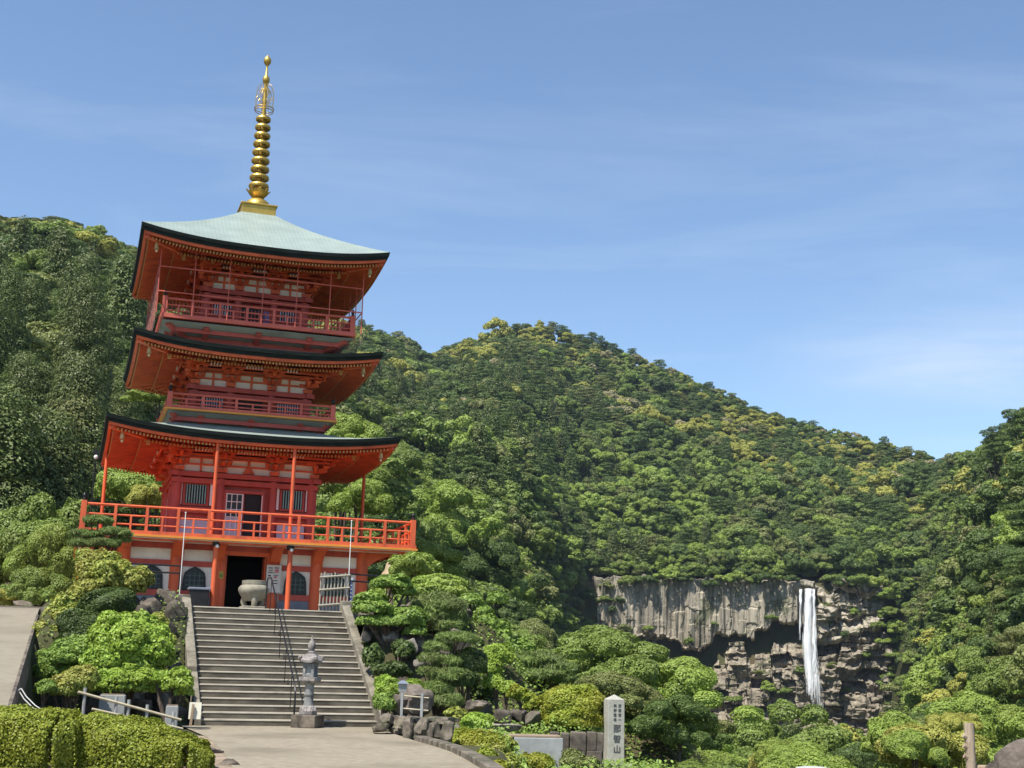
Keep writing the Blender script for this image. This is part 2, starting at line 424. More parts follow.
M['plaza'] = ground_mat('sandy_concrete', (0.205, 0.178, 0.13), (0.315, 0.275, 0.205), (0.175, 0.15, 0.108), 5, 0.35)
M['road'] = ground_mat('pale_concrete_road', (0.215, 0.19, 0.14), (0.27, 0.24, 0.185), (0.185, 0.16, 0.12), 4, 0.5)
M['forest_floor'] = ground_mat('forest_floor', (0.035, 0.040, 0.016), (0.075, 0.075, 0.032), (0.085, 0.062, 0.038), 0.25, 0.05)
# ------------------------------------------------------------------ terrain
def interp(x, xs, ys): return float(np.interp(x, xs, ys))
def sstep(a, b, x):
    t = min(1.0, max(0.0, (x - a) / (b - a))); return t * t * (3 - 2 * t)
RIDGE = [(-330, 150, 430), (-150, 175, 470), (0, 213, 500), (60, 213, 500), (95, 230, 520), (140, 243, 560), (200, 272, 680), (260, 297, 800), (330, 313, 900),
         (365, 320, 900), (400, 331, 920), (430, 349, 940), (455, 342, 900), (480, 331, 880), (540, 322, 850), (600, 337, 850), (690, 367, 850),
         (750, 396, 840), (800, 417, 820), (850, 434, 800), (890, 441, 760), (945, 452, 700), (975, 447, 560), (1000, 432, 470), (1024, 420, 450), (1120, 395, 430), (1350, 350, 420)]
az_t, el_t, dr_t = [], [], []
for px_, py_, dd in RIDGE:
    q = P(px_, py_, 1.0) - EYE
    az_t.append(math.atan2(q.x, q.y)); el_t.append(q.z / math.hypot(q.x, q.y)); dr_t.append(dd)
def azp(px_): q = P(px_, 600, 1.0) - EYE; return math.atan2(q.x, q.y)
D0 = [(azp(a), b) for a, b in ((-200, 62), (60, 66), (200, 90), (380, 105), (520, 150), (660, 330), (860, 330), (980, 180), (1024, 120), (1150, 100))]
Z0 = [(azp(a), b) for a, b in ((-200, 3.2), (120, 3.0), (250, 1), (380, -5), (470, -10), (1300, -10))]
A_CL0, A_CL1, A_CR0, A_CR1 = azp(480), azp(603), azp(878), azp(1000)
D_CLIFF = 520.0
def far_z(d, az):
    e = interp(az, az_t, el_t); Dr = interp(az, az_t, dr_t)
    d0 = interp(az, [a for a, _ in D0], [b for _, b in D0]); z0 = interp(az, [a for a, _ in Z0], [b for _, b in Z0])
    zr = 1.5 + e * Dr - 12.5 * Dr / 850
    t = (d - d0) / (Dr - d0)
    def prof(t): return max(0.0, t) ** 1.12
    if t <= 1: za = z0 + (zr - z0) * prof(t)
    else: za = max(-5.0, zr - (d - Dr) * 0.42)
    wgt = sstep(A_CL0, A_CL1, az) * (1 - sstep(A_CR0, A_CR1, az))
    if wgt > 0.001:
        if d < D_CLIFF + 3:
            zb = -12.0 - 6.0 * sstep(85, 140, d) - 13.0 * sstep(140, 330, d) + 13.0 * (1 - sstep(azp(590), azp(690), az)) * sstep(180, 330, d)
            if wgt < 0.999: zb += (38.0 - zb) * sstep(D_CLIFF - 15 - 230 * (1 - wgt), D_CLIFF + 4, d)
        elif t <= 1:
            k = (d - D_CLIFF - 3) / (Dr - D_CLIFF - 3); zb = 35.0 + (zr - 35.0) * k
        else: zb = za
        za = za * (1 - wgt) + zb * wgt
    return za
def edge_x(y): return interp(y, [0, 12, 16, 20, 26, 33, 40, 50, 62, 75], [13, 12, 7.0, 3.3, 3.1, 3.3, 2.6, 0.4, -2.0, -4.5])
def near_z(x, y):
    u, v = uv(x, y)
    bank = 2.93 * sstep(-16.7, -12.4, v)
    ramp = 2.93 * min(1, max(0, (v + 31) / 24.0)) - 0.12
    k = min(1, max(0, (u + 6.34) / 0.24))
    h = bank * k + (min(ramp, 99) if v < -6.5 else 2.85) * (1 - k)
    if u > -6.1 and v > -12.2: h = min(h, 2.8)
    if -2.5 < u < 2.3 and -17.4 < v < -11.3: h = max(-0.3, h - 0.8) if v > -16.8 else min(h, -0.05)
    h *= 1 - sstep(5.6, 8.5, u)
    ex = edge_x(y)
    g = sstep(ex, ex + 9, x)
    low = 0.74 * sstep(-0.15, 0.7, x) * sstep(16.5, 19.5, y) * (1 - sstep(30.5, 31.4, y) if x < 1.9 else 1 - sstep(32.2, 33.2, y))
    return (h - low) * (1 - g) - 10.0 * g
def ground_z(x, y):
    d = math.hypot(x, y)
    if y < 0: return -0.03
    az = math.atan2(x, y)
    if d < 50: z = near_z(x, y)
    elif d < 82:
        k = sstep(50, 82, d); z = near_z(x, y) * (1 - k) + far_z(d, az) * k
    else: z = far_z(d, az)
    if d > 90:
        a = min(1, (d - 90) / 120)
        z += a * (7.0 * noise.noise(Vector((x / 85, y / 85, 3))) + 3.0 * noise.noise(Vector((x / 32, y / 32, 9)))) * (0.35 if abs(d - D_CLIFF) < 70 or (A_CL0 < az < A_CR1 and d < D_CLIFF) else 1)
    return z
az_list = [R_(a) for a in np.concatenate([np.arange(-180, -36, 6), np.arange(-36, 36.001, 0.3), np.arange(42, 181, 6)])]
rr = list(np.geomspace(2.0, 90, 120)) + list(np.linspace(93, 508, 100)) + [514, 519, 523.5, 524.5, 528, 534] + list(np.linspace(540, 1000, 70)) + list(np.geomspace(1020, 4200, 26))
vs = []; fs = []
for a in az_list:
    for r in rr:
        x, y = r * math.sin(a), r * math.cos(a)
        vs.append((x, y, ground_z(x, y) - 0.02))
nr = len(rr)
for i in range(len(az_list) - 1):
    for j in range(nr - 1):
        fs.append((i * nr + j, (i + 1) * nr + j, (i + 1) * nr + j + 1, i * nr + j + 1))
vs.append((0, 0, -0.02)); c0 = len(vs) - 1
for i in range(len(az_list) - 1): fs.append((c0, (i + 1) * nr, i * nr))
me = bpy.data.meshes.new('ground'); me.from_pydata(vs, [], fs)
me.polygons.foreach_set('use_smooth', [True] * len(me.polygons))
go = link_mesh('ground', me, M['forest_floor'])
tag(go, 'wooded ground rising from the valley to the ridges', 'ground', kind='structure')

def sheet(name, pts, mat, label, cat):
    """flat or sloping polygon sheet with a fan-free triangulation"""
    bm = bmesh.new()
    f = bm.faces.new([bm.verts.new(p) for p in pts])
    bmesh.ops.triangulate(bm, faces=[f])
    me = bpy.data.meshes.new(name); bm.to_mesh(me); bm.free()
    for p in me.polygons:
        pass
    o = link_mesh(name, me, mat)
    return tag(o, label, cat, kind='structure')
# the plaza where the photographer stands, up to the stone steps
def Wp(u, v, z): return tuple(W(u, v, z))
plaza_edge = [P(375, 727, 33.33), P(400, 738, 28.62), P(420, 745, 26.3), P(440, 755, 23.52), P(462, 768, 20.67)]
pl = [Wp(-2.9, -16.9, 0), Wp(1.83, -16.6, 0)]
curb_px = [(378, 728), (396, 735), (414, 741), (432, 746), (450, 752), (466, 760), (482, 770), (505, 790)]
curb_pts = []
for a, b in curb_px:
    d = P(a, b, 1.0) - EYE
    t = (0.0 - EYE.z) / d.z
    curb_pts.append(EYE + d * t)
pl += [tuple(p) for p in curb_pts] + [(1.2, 14, 0), (9, 9, 0), (12, -8, 0), (-14, -8, 0), (-14, 14, 0)]
hp = [P(a, b, 1.0) - EYE for a, b in ((232, 768), (222, 752), (208, 738))]
pl += [tuple(EYE + d * (-EYE.z / d.z)) for d in hp]
sheet('plaza', [(p[0], p[1], 0.012) for p in pl], M['plaza'], 'sandy pale concrete forecourt at the foot of the stone steps', 'forecourt')
# soil bed under the hedge
sb = [(-14, 14.02), (-4.25, 19.6)] + [tuple((EYE + d * (-EYE.z / d.z)))[:2] for d in hp] + [(-7.6, 24.6), (-14, 24.0)]
sheet('soil_bed', [(p[0], p[1], 0.004) for p in [(-14, 14.02), (-2.5, 14.5)] + [(-2.5, 18.0), (-3.2, 22.0), (-5.0, 27.5)] + [(-7.4, 27.5), (-9.2, 25.8), (-14, 20.0)]], M['soil'], 'dry soil bed under the clipped hedges', 'soil')
# ramp road on the left
mb = MB()
rail_r, rail_l = [], []
for k in range(13):
    v = -31 + k * 2.3
    z = 2.93 * min(1, max(0, (v + 31) / 24.0)) + 0.03
    rail_r.append(W(-6.40, v, z)); rail_l.append(W(-15, v, z + 0.0))
vs = [tuple(p) for p in rail_l] + [tuple(p) for p in rail_r]
n_ = len(rail_l)
mb.add(vs, [(i, i + 1, n_ + i + 1, n_ + i) for i in range(n_ - 1)])
o = mb.build('ramp_road', M['road'])
tag(o, 'pale concrete ramp rising on the left past the shrub bank', 'road', kind='structure')
# terrace slab under the pagoda
mb = MB()
mb.prism([(-14, -6.6), (-6.3, -6.6), (-5.2, -11.9), (1.9, -11.9), (4.6, -11.0), (6.2, -8.0), (6.4, 9), (-14, 9)], PC + Vector((0, 0, G - 0.35)), eu, ev, (0, 0, 0.35))
o = mb.build('terrace', M['road'])
tag(o, 'paved terrace the pagoda stands on', 'terrace', kind='structure')

# ------------------------------------------------------------------ cliff and waterfall
def cliff_mat():
    m, nt, out = new_mat('cliff_rock')
    b = N(nt, 'ShaderNodeBsdfPrincipled'); b.inputs['Roughness'].default_value = 0.95; b.inputs['Specular IOR Level'].default_value = 0.15
    tc = N(nt, 'ShaderNodeTexCoord')
    mp = N(nt, 'ShaderNodeMapping'); mp.inputs['Scale'].default_value = (0.55, 0.55, 0.06)
    nt.links.new(tc.outputs['Object'], mp.inputs[0])
    n = N(nt, 'ShaderNodeTexNoise'); n.inputs['Scale'].default_value = 1.0; n.inputs['Detail'].default_value = 6; n.inputs['Roughness'].default_value = 0.62
    nt.links.new(mp.outputs[0], n.inputs['Vector'])
    r = N(nt, 'ShaderNodeValToRGB')
    r.color_ramp.elements[0].position = 0.33; r.color_ramp.elements[0].color = (0.15, 0.13, 0.105, 1)
    r.color_ramp.elements[1].position = 0.62; r.color_ramp.elements[1].color = (0.46, 0.41, 0.32, 1)
    e = r.color_ramp.elements.new(0.47); e.color = (0.30, 0.27, 0.215, 1)
    nt.links.new(n.outputs['Fac'], r.inputs[0])
    n2 = N(nt, 'ShaderNodeTexNoise'); n2.inputs['Scale'].default_value = 0.11; n2.inputs['Detail'].default_value = 6; n2.inputs['Roughness'].default_value = 0.7
    nt.links.new(tc.outputs['Object'], n2.inputs['Vector'])
    r2 = N(nt, 'ShaderNodeValToRGB'); r2.color_ramp.elements[0].position = 0.55; r2.color_ramp.elements[1].position = 0.62
    nt.links.new(n2.outputs['Fac'], r2.inputs[0])
    mx = N(nt, 'ShaderNodeMix', data_type='RGBA'); mx.inputs[7].default_value = (0.085, 0.10, 0.045, 1)
    mu = N(nt, 'ShaderNodeMath', operation='MULTIPLY'); mu.inputs[1].default_value = 0.75
    nt.links.new(r2.outputs[0], mu.inputs[0])
    nt.links.new(mu.outputs[0], mx.inputs[0]); nt.links.new(r.outputs[0], mx.inputs[6])
    # wet dark rock low down and right of the fall
    sx = N(nt, 'ShaderNodeSeparateXYZ'); nt.links.new(tc.outputs['Object'], sx.inputs[0])
    n5 = N(nt, 'ShaderNodeTexNoise'); n5.inputs['Scale'].default_value = 0.06; n5.inputs['Detail'].default_value = 5; nt.links.new(tc.outputs['Object'], n5.inputs['Vector'])
    za = N(nt, 'ShaderNodeMath', operation='MULTIPLY_ADD'); za.inputs[1].default_value = -26.0; nt.links.new(n5.outputs['Fac'], za.inputs[0]); nt.links.new(sx.outputs['Z'], za.inputs[2])
    mr = N(nt, 'ShaderNodeMapRange'); mr.inputs[1].default_value = -2.0; mr.inputs[2].default_value = 8.0; mr.inputs[3].default_value = 1.0; mr.inputs[4].default_value = 0.0
    nt.links.new(za.outputs[0], mr.inputs[0])
    m2 = N(nt, 'ShaderNodeMix', data_type='RGBA', blend_type='MULTIPLY'); m2.inputs[7].default_value = (0.74, 0.72, 0.70, 1)
    nt.links.new(mr.outputs[0], m2.inputs[0]); nt.links.new(mx.outputs[2], m2.inputs[6])
    nt.links.new(m2.outputs[2], b.inputs['Base Color'])
    bp = N(nt, 'ShaderNodeBump'); bp.inputs['Strength'].default_value = 0.7; bp.inputs['Distance'].default_value = 0.8
    nt.links.new(n.outputs['Fac'], bp.inputs['Height']); nt.links.new(bp.outputs[0], b.inputs['Normal'])
    nt.links.new(b.outputs[0], out.inputs[0])
    return m
M['cliff'] = cliff_mat()
ca0, ca1 = azp(577), azp(908)
CW = 520
NA, NZ = 330, 165
Z_TOP, Z_BOT = 37.0, -34.0
def n3(x, y, z): return noise.noise(Vector((x, y, z)))
def cliff_r(i, j):
    """distance of the cliff face for column i, row j (0 at the bottom)"""
    s = (ca0 + (ca1 - ca0) * i / (NA - 1)) * CW       # metres along the face
    z = Z_BOT + (Z_TOP - Z_BOT) * j / (NZ - 1)
    px_ = 577 + (908 - 577) * i / (NA - 1)
    # upper jointed band
    lip = 15.0 + 4.5 * n3(s / 13, 0.3, 4) + 2.0 * n3(s / 4, 0.8, 2) - 4.5 * sstep(660, 730, px_) * (1 - sstep(760, 792, px_)) * 0 + 7 * sstep(715, 790, px_)
    lip += 1.1 * noise.cell(Vector((s / 3.1, 2, 2))) + 0.6 * noise.cell(Vector((s / 1.3, 5, 2))) - 0.8
    col = 1.3 * abs(n3(s / 2.2, 0.1, z / 60)) * 2 + 1.6 * n3(s / 8, 2.2, z / 40) + 0.5 * n3(s / 0.9, 1, z / 14)
    zz2 = z + 3.0 * n3(s / 20, z / 30, 2)
    ledge = n3(s / 14, zz2 / 5.5, 7) * 4.2 + n3(s / 5, zz2 / 2.6, 3) * 2.2 + n3(s / 2.0, z / 1.6, 1) * 1.0 + 2.0 * abs(n3(s / 4.5, z / 18, 6))
    if px_ > 806:   # right of the fall: broken ledges all the way up
        k = sstep(806, 816, px_)
    else: k = 0.0
    wx_, wz_ = s + 2.5 * n3(s / 7, z / 7, 1), z + 1.6 * n3(s / 9, z / 6, 3)
    blk = (noise.cell(Vector((wx_ / 8.5, wz_ / 4.6, 1))) * 4.0 + noise.cell(Vector((wx_ / 4.1, wz_ / 2.4, 6))) * 1.3 + noise.cell(Vector((wx_ / 2.3, wz_ / 1.3, 2))) * 0.6)
    up = col + 0.30 * noise.cell(Vector((wx_ / 1.5, wz_ / 9, 4))) + 0.35 * noise.cell(Vector((wx_ / 3.6, (wz_ + 3 * noise.cell(Vector((wx_ / 3.6, 1, 1)))) / 6.5, 9)))
    # undercut below the lip, then bulging lower ledges
    dep = lip - z
    low = 7.0 * sstep(-0.6, 1.0, dep) - 7.2 * sstep(7.0, 12.0, dep) - 0.16 * max(0, dep - 9) * 2.2 + ledge * 0.6 + blk * 1.2
    off = up * (1 - sstep(-0.8, 0.6, dep)) + low * sstep(-0.8, 0.6, dep)
    brk = ledge * 1.0 + blk * 1.3 + 0.9 * abs(n3(s / 3, 5, z / 20)) - 0.18 * (Z_TOP - z) * 0.9 + 3
    off = off * (1 - k) + brk * k
    off += 6.5 * math.exp(-((px_ - 810) / 8.5) ** 2) * sstep(0.5, 4, 36 - z)
    edge = 18 * (1 - sstep(577, 602, px_ + 9 * n3(z / 9, 1, 5))) + 18 * sstep(886, 906, px_ + 9 * n3(z / 7, 4, 5))
    return 516.5 + off + edge
vs = []
for i in range(NA):
    a = ca0 + (ca1 - ca0) * i / (NA - 1)
    for j in range(NZ):
        z = Z_BOT + (Z_TOP - Z_BOT) * j / (NZ - 1)
        r = cliff_r(i, j)
        vs.append((r * math.sin(a), r * math.cos(a), z + 0.5 * n3(i / 5, j / 5, 8) + (3.2 * n3(i / 16, 2, 8) + 1.6 * n3(i / 5, 7, 8)) * sstep(24, 37, z) * (1 - math.exp(-((577 + 331 * i / (NA - 1) - 812) / 12.0) ** 2))))
fs = [(i * NZ + j, (i + 1) * NZ + j, (i + 1) * NZ + j + 1, i * NZ + j + 1) for i in range(NA - 1) for j in range(NZ - 1)]
b0 = len(vs)
for i in range(NA):
    a = ca0 + (ca1 - ca0) * i / (NA - 1); vs.append((540 * math.sin(a), 540 * math.cos(a), Z_TOP + 2.5))
fs += [(i * NZ + NZ - 1, (i + 1) * NZ + NZ - 1, b0 + i + 1, b0 + i) for i in range(NA - 1)]
me = bpy.data.meshes.new('cliff'); me.from_pydata(vs, [], fs)
co = link_mesh('cliff', me, M['cliff'])
tag(co, 'grey brown rock cliff with vertical joints and a dark undercut', 'cliff', kind='structure')

def water_mat():
    m, nt, out = new_mat('falling_water')
    b = N(nt, 'ShaderNodeBsdfPrincipled'); b.inputs['Roughness'].default_value = 0.6; b.inputs['Base Color'].default_value = (0.78, 0.81, 0.84, 1)
    tr = N(nt, 'ShaderNodeBsdfTransparent')
    tc = N(nt, 'ShaderNodeTexCoord'); mp = N(nt, 'ShaderNodeMapping'); mp.inputs['Scale'].default_value = (2.6, 2.6, 0.05)
    nt.links.new(tc.outputs['Object'], mp.inputs[0])
    n = N(nt, 'ShaderNodeTexNoise'); n.inputs['Scale'].default_value = 1.1; n.inputs['Detail'].default_value = 5; n.inputs['Distortion'].default_value = 0.6
    nt.links.new(mp.outputs[0], n.inputs['Vector'])
    at = N(nt, 'ShaderNodeAttribute', attribute_name='thin')
    ad = N(nt, 'ShaderNodeMath', operation='SUBTRACT')
    nt.links.new(n.outputs['Fac'], ad.inputs[0]); nt.links.new(at.outputs['Fac'], ad.inputs[1])
    mr = N(nt, 'ShaderNodeMapRange'); mr.inputs[1].default_value = -0.06; mr.inputs[2].default_value = 0.27
    nt.links.new(ad.outputs[0], mr.inputs[0])
    ms = N(nt, 'ShaderNodeMixShader')
    nt.links.new(mr.outputs[0], ms.inputs[0]); nt.links.new(tr.outputs[0], ms.inputs[1]); nt.links.new(b.outputs[0], ms.inputs[2])
    nt.links.new(ms.outputs[0], out.inputs[0])
    return m
M['water'] = water_mat()
def fall_part(name, parent, rows, thick, r0):
    """rows: (px_left, px_right, py, thinness); a curved curtain of water with depth"""
    vs = []; thin = []; fs = []
    K = 13
    rows2 = []
    for a, b in zip(rows[:-1], rows[1:]):
        for k in range(6):
            t = k / 6; rows2.append(tuple(a[q] * (1 - t) + b[q] * t for q in range(4)))
    rows2.append(rows[-1])
    for q, (xl, xr, py, th) in enumerate(rows2):
        for k in range(K):
            t = k / (K - 1)
            bulge = math.sin(math.pi * t) * thick
            rad = r0 - bulge - 0.9 * min(1, q / 6) - 2.2 * q / len(rows2) + 0.25 * n3(k * 1.7, q * 0.4, 5)
            pxx = xl + (xr - xl) * t + 0.6 * n3(q * 0.5, k * 3, 2)
            d = P(pxx, py, 1.0) - EYE
            p = EYE + d * (rad / math.hypot(d.x, d.y))
            vs.append(tuple(p)); thin.append(th + 0.5 * abs(2 * t - 1) ** 2.0 + 0.09)
    nrw = len(rows2)
    fs = [(i * K + k, i * K + k + 1, (i + 1) * K + k + 1, (i + 1) * K + k) for i in range(nrw - 1) for k in range(K - 1)]
    me = bpy.data.meshes.new(name); me.from_pydata(vs, [], fs)
    at = me.attributes.new('thin', 'FLOAT', 'POINT'); at.data.foreach_set('value', thin)
    me.polygons.foreach_set('use_smooth', [True] * len(me.polygons))
    return link_mesh(name, me, M['water'], parent)
wf = empty('waterfall', (0, 0, 0), 0, 'tall white waterfall dropping over the cliff lip', 'waterfall')
fall_part('main_stream', wf, [(804.0, 813.5, 588.5, 0.02), (804.2, 813, 597, 0.02), (803.0, 813.5, 620, 0.03), (801.5, 814, 645, 0.06), (803.0, 816, 670, 0.12), (803.5, 819, 688, 0.28), (803, 821, 700, 0.44)], 1.5, 513.6)
fall_part('right_strand', wf, [(812.0, 815.8, 589, 0.12), (812.0, 816, 600, 0.15), (811.0, 817.5, 630, 0.18), (810, 819, 660, 0.2), (809, 823, 685, 0.32), (809, 825, 702, 0.45)], 0.8, 513.0)
fall_part('middle_strand', wf, [(806.5, 810.5, 589, 0.02), (805.5, 810.5, 620, 0.02), (804.5, 812, 650, 0.06), (805, 815, 678, 0.14), (804.5, 818, 695, 0.4)], 0.9, 512.6)
fall_part('side_stream', wf, [(798.5, 802.8, 589, 0.14), (798.6, 802.2, 605, 0.2), (798.4, 801.5, 640, 0.34)], 0.5, 514.0)
fall_part('drifting_spray', wf, [(812, 819, 645, 0.44), (808, 825, 680, 0.36), (805, 830, 716, 0.38)], 0.6, 511.4)
# flat rock lip with the sacred rope slung across the top of the fall
mb = MB()
a_, b_ = P(797, 586, 514.5), P(828, 585.5, 514.5)
p0, p1 = P(796, 584.5, 511.5), P(829, 584.5, 512.5)
dirx = (p1 - p0).normalized()
mb.prism([(0, 0), (13.0, 0.0), (13.6, 2.4), (11.8, 0.7), (1.0, 0.7), (-0.6, 2.6)], p0 - Vector((0, 0, 1.1)), dirx, Vector((0, 0, 1)), Vector((0, 9, 0)))
o = mb.build('fall_lip', M['granite'])
tag(o, 'pale flat rock lip the waterfall pours over', 'rock ledge', kind='structure')
# ------------------------------------------------------------------ pagoda
pag = empty('pagoda', W(0, 0, G), PA, 'vermilion three storey pagoda with green copper roofs and golden spire', 'pagoda')
def face(k): return Matrix.Rotation(k * math.pi / 2, 4, 'Z')     # face 0 looks towards -v
def part(mb, name, mat, parent=pag, **kw): return mb.build(name, mat, parent, **kw)

# --- ground floor
H0 = 4.0
for k in range(4):
    mb = MB(); mb.M = face(k)
    if k == 0:
        for a, b in ((-H0, -0.98), (0.98, H0)):
            mb = MB(); mb.box(((a + b) / 2, -H0 + 0.06, 1.1), (b - a, 0.12, 2.2)); part(mb, 'plaster_wall', M['plaster'])
    else:
        mb.box((0, -H0 + 0.06, 1.1), (2 * H0 - 0.25, 0.12, 2.2))
    if k: part(mb, 'plaster_wall', M['plaster'])
    # horizontal beams
    for nm, z0, z1, mat, out in (('lower_board', 0.0, 0.60, 'grey_panel', 0.03), ('sill_beam', 0.60, 0.80, 'red', 0.06), ('middle_beam', 1.60, 1.78, 'red', 0.06), ('head_beam', 2.16, 2.36, 'red', 0.07)):
        mb = MB(); mb.M = face(k)
        segs = ((-H0, -0.98), (0.98, H0)) if (k == 0 and nm != 'head_beam') else ((-H0 + 0.02, H0 - 0.02),)
        for a, b in segs:
            mb = MB(); mb.M = face(k); mb.box(((a + b) / 2, -H0 - out / 2, (z0 + z1) / 2), (b - a, out, z1 - z0)); part(mb, nm, M[mat])
def column(u, v, z0, z1, r, mat, nm='pillar', parent=pag):
    mb = MB(); mb.tube([(u, v, z0), (u, v, z1)], r, 14)
    return part(mb, nm, mat, parent, smooth=True)
for k in range(4):
    Mf = face(k)
    for s in (-H0, -2.30, -0.95, 0.95, 2.40) if k == 0 else (-H0, -2.3, -0.95, 0.95, 2.3):
        p = Mf @ Vector((s, -H0, 0))
        column(p.x, p.y, 0, 2.4, 0.21 if abs(s) > 2 else 0.13, M['vermilion'])
        # curved bracket carrying the balcony
        mb = MB(); mb.M = Mf
        hw = 0.17
        mb.prism([(0, 1.78), (0.16, 1.86), (0.42, 2.08), (0.80, 2.24), (1.38, 2.30), (1.38, 2.40), (0, 2.40)], (s - hw, -H0 - 0.02, 0), (0, -1, 0), (0, 0, 1), (2 * hw, 0, 0))
        part(mb, 'balcony_bracket', M['vermilion'])
# door opening: jambs, lintel, dark room
mb = MB()
for s in (-1, 1): mb.box((s * 0.83, -H0 - 0.03, 1.02), (0.26, 0.10, 2.04))
mb.box((0, -H0 - 0.03, 2.10), (1.9, 0.10, 0.14))
part(mb, 'door_frame', M['vermilion'])
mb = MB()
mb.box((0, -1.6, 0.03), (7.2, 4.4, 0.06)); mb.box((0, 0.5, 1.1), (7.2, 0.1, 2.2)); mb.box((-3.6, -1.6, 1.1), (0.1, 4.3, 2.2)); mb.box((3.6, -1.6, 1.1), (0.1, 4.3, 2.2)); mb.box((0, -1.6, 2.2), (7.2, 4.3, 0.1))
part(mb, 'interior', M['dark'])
for s, mat in ((-1, 'vermilion'), (1, 'vermilion')):
    mb = MB(); mb.box((s * 0.66, -H0 + 0.35, 1.02), (0.05, 0.62, 2.0)); dl = part(mb, 'door_leaf', M[mat])
    mb = MB(); mb.box((s * 0.62, -H0 + 0.12, 1.0), (0.06, 0.05, 0.16)); part(mb, 'door_handle', M['black'], dl)
# cusped (bell shaped) windows
def cusp(hw, h):
    return [(-hw, 0), (hw, 0), (hw * 0.92, h * 0.55), (hw * 0.80, h * 0.76), (hw * 0.45, h * 0.90), (0, h), (-hw * 0.45, h * 0.90), (-hw * 0.80, h * 0.76), (-hw * 0.92, h * 0.55)]
for k in range(4):
    for s in (-3.08, -1.68, 1.70, 3.06) if k == 0 else (-3.1, -1.65, 1.65, 3.1):
        Mf = face(k)
        mb = MB(); mb.M = Mf
        mb.prism(cusp(0.40, 0.80), (s, -H0 - 0.02, 0.80), (1, 0, 0), (0, 0, 1), (0, -0.05, 0))
        wn = part(mb, 'window', M['black'])
        mb = MB(); mb.M = Mf
        mb.prism(cusp(0.33, 0.70), (s, -H0 - 0.07, 0.835), (1, 0, 0), (0, 0, 1), (0, -0.012, 0))
        part(mb, 'pane', M['glass'], wn)
        mb = MB(); mb.M = Mf
        for q in (-0.16, 0.0, 0.16): mb.box((s + q, -H0 - 0.095, 1.13), (0.025, 0.02, 0.58 - abs(q) * 0.4))
        for q in (0.98, 1.14, 1.30): mb.box((s, -H0 - 0.099, q), (0.60, 0.02, 0.022))
        part(mb, 'glazing_bar', M['dull_slat'], wn)
# --- balconies
def balcony(hw, ztop, thick, rail_h, mat, posts, under, nm='balcony', lower_edge=True):
    mb = MB(); mb.box((0, 0, ztop - thick * 0.32), (2 * hw, 2 * hw, thick * 0.64))
    b = part(mb, nm, mat)
    if lower_edge:
        mb = MB(); mb.box((0, 0, ztop - thick * 0.80), (2 * hw + 0.08, 2 * hw + 0.08, thick * 0.36)); part(mb, 'board_edge', M['edge_yellow'], b)
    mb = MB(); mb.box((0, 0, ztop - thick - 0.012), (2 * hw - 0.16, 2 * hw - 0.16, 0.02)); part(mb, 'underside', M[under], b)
    rw = hw - 0.12
    for k in range(4):
        mb = MB(); mb.M = face(k)
        for z, hh in ((rail_h, 0.075), (rail_h * 0.60, 0.055), (rail_h * 0.24, 0.05)):
            mb.tube([(-rw, -rw, ztop + z), (rw, -rw, ztop + z)], hh / 2 * 1.1, 8)
        part(mb, 'railing', mat, b)
    n = posts
    for k in range(4):
        Mf = face(k)
        for i in range(n):
            s = -rw + 2 * rw * i / n
            mb = MB(); mb.M = Mf
            wd = 0.09
            if i == 0:
                mb.box((s, -rw, ztop + rail_h * 0.56), (0.17, 0.17, rail_h * 1.12))
                part(mb, 'corner_post', mat, b)
                mb = MB(); mb.M = Mf
                mb.lathe([(0.055, 0), (0.065, 0.05), (0.04, 0.08), (0.07, 0.13), (0.06, 0.19), (0.01, 0.25)], (s, -rw, ztop + rail_h * 1.12), 10)
                part(mb, 'post_finial', M['black'], b, smooth=True)
            else:
                mb.box((s, -rw, ztop + rail_h * 0.5), (wd, wd, rail_h)); part(mb, 'railing_post', mat, b)
        mb = MB(); mb.M = Mf
        for i in range(n):
            s = -rw + 2 * rw * (i + 0.5) / n
            mb.box((s, -rw, ztop + rail_h * 0.30), (0.06, 0.07, rail_h * 0.60))
        part(mb, 'short_baluster_row', mat, b)
    return b
b1 = balcony(5.53, 2.57, 0.19, 0.78, M['vermilion'], 11, 'plaster')
# joists seen below the first balcony
mb = MB()
for k in range(4):
    mb.M = face(k)
    mb.box((0, -5.25, 2.335), (10.4, 0.14, 0.07))
part(mb, 'edge_joist', M['vermilion'])
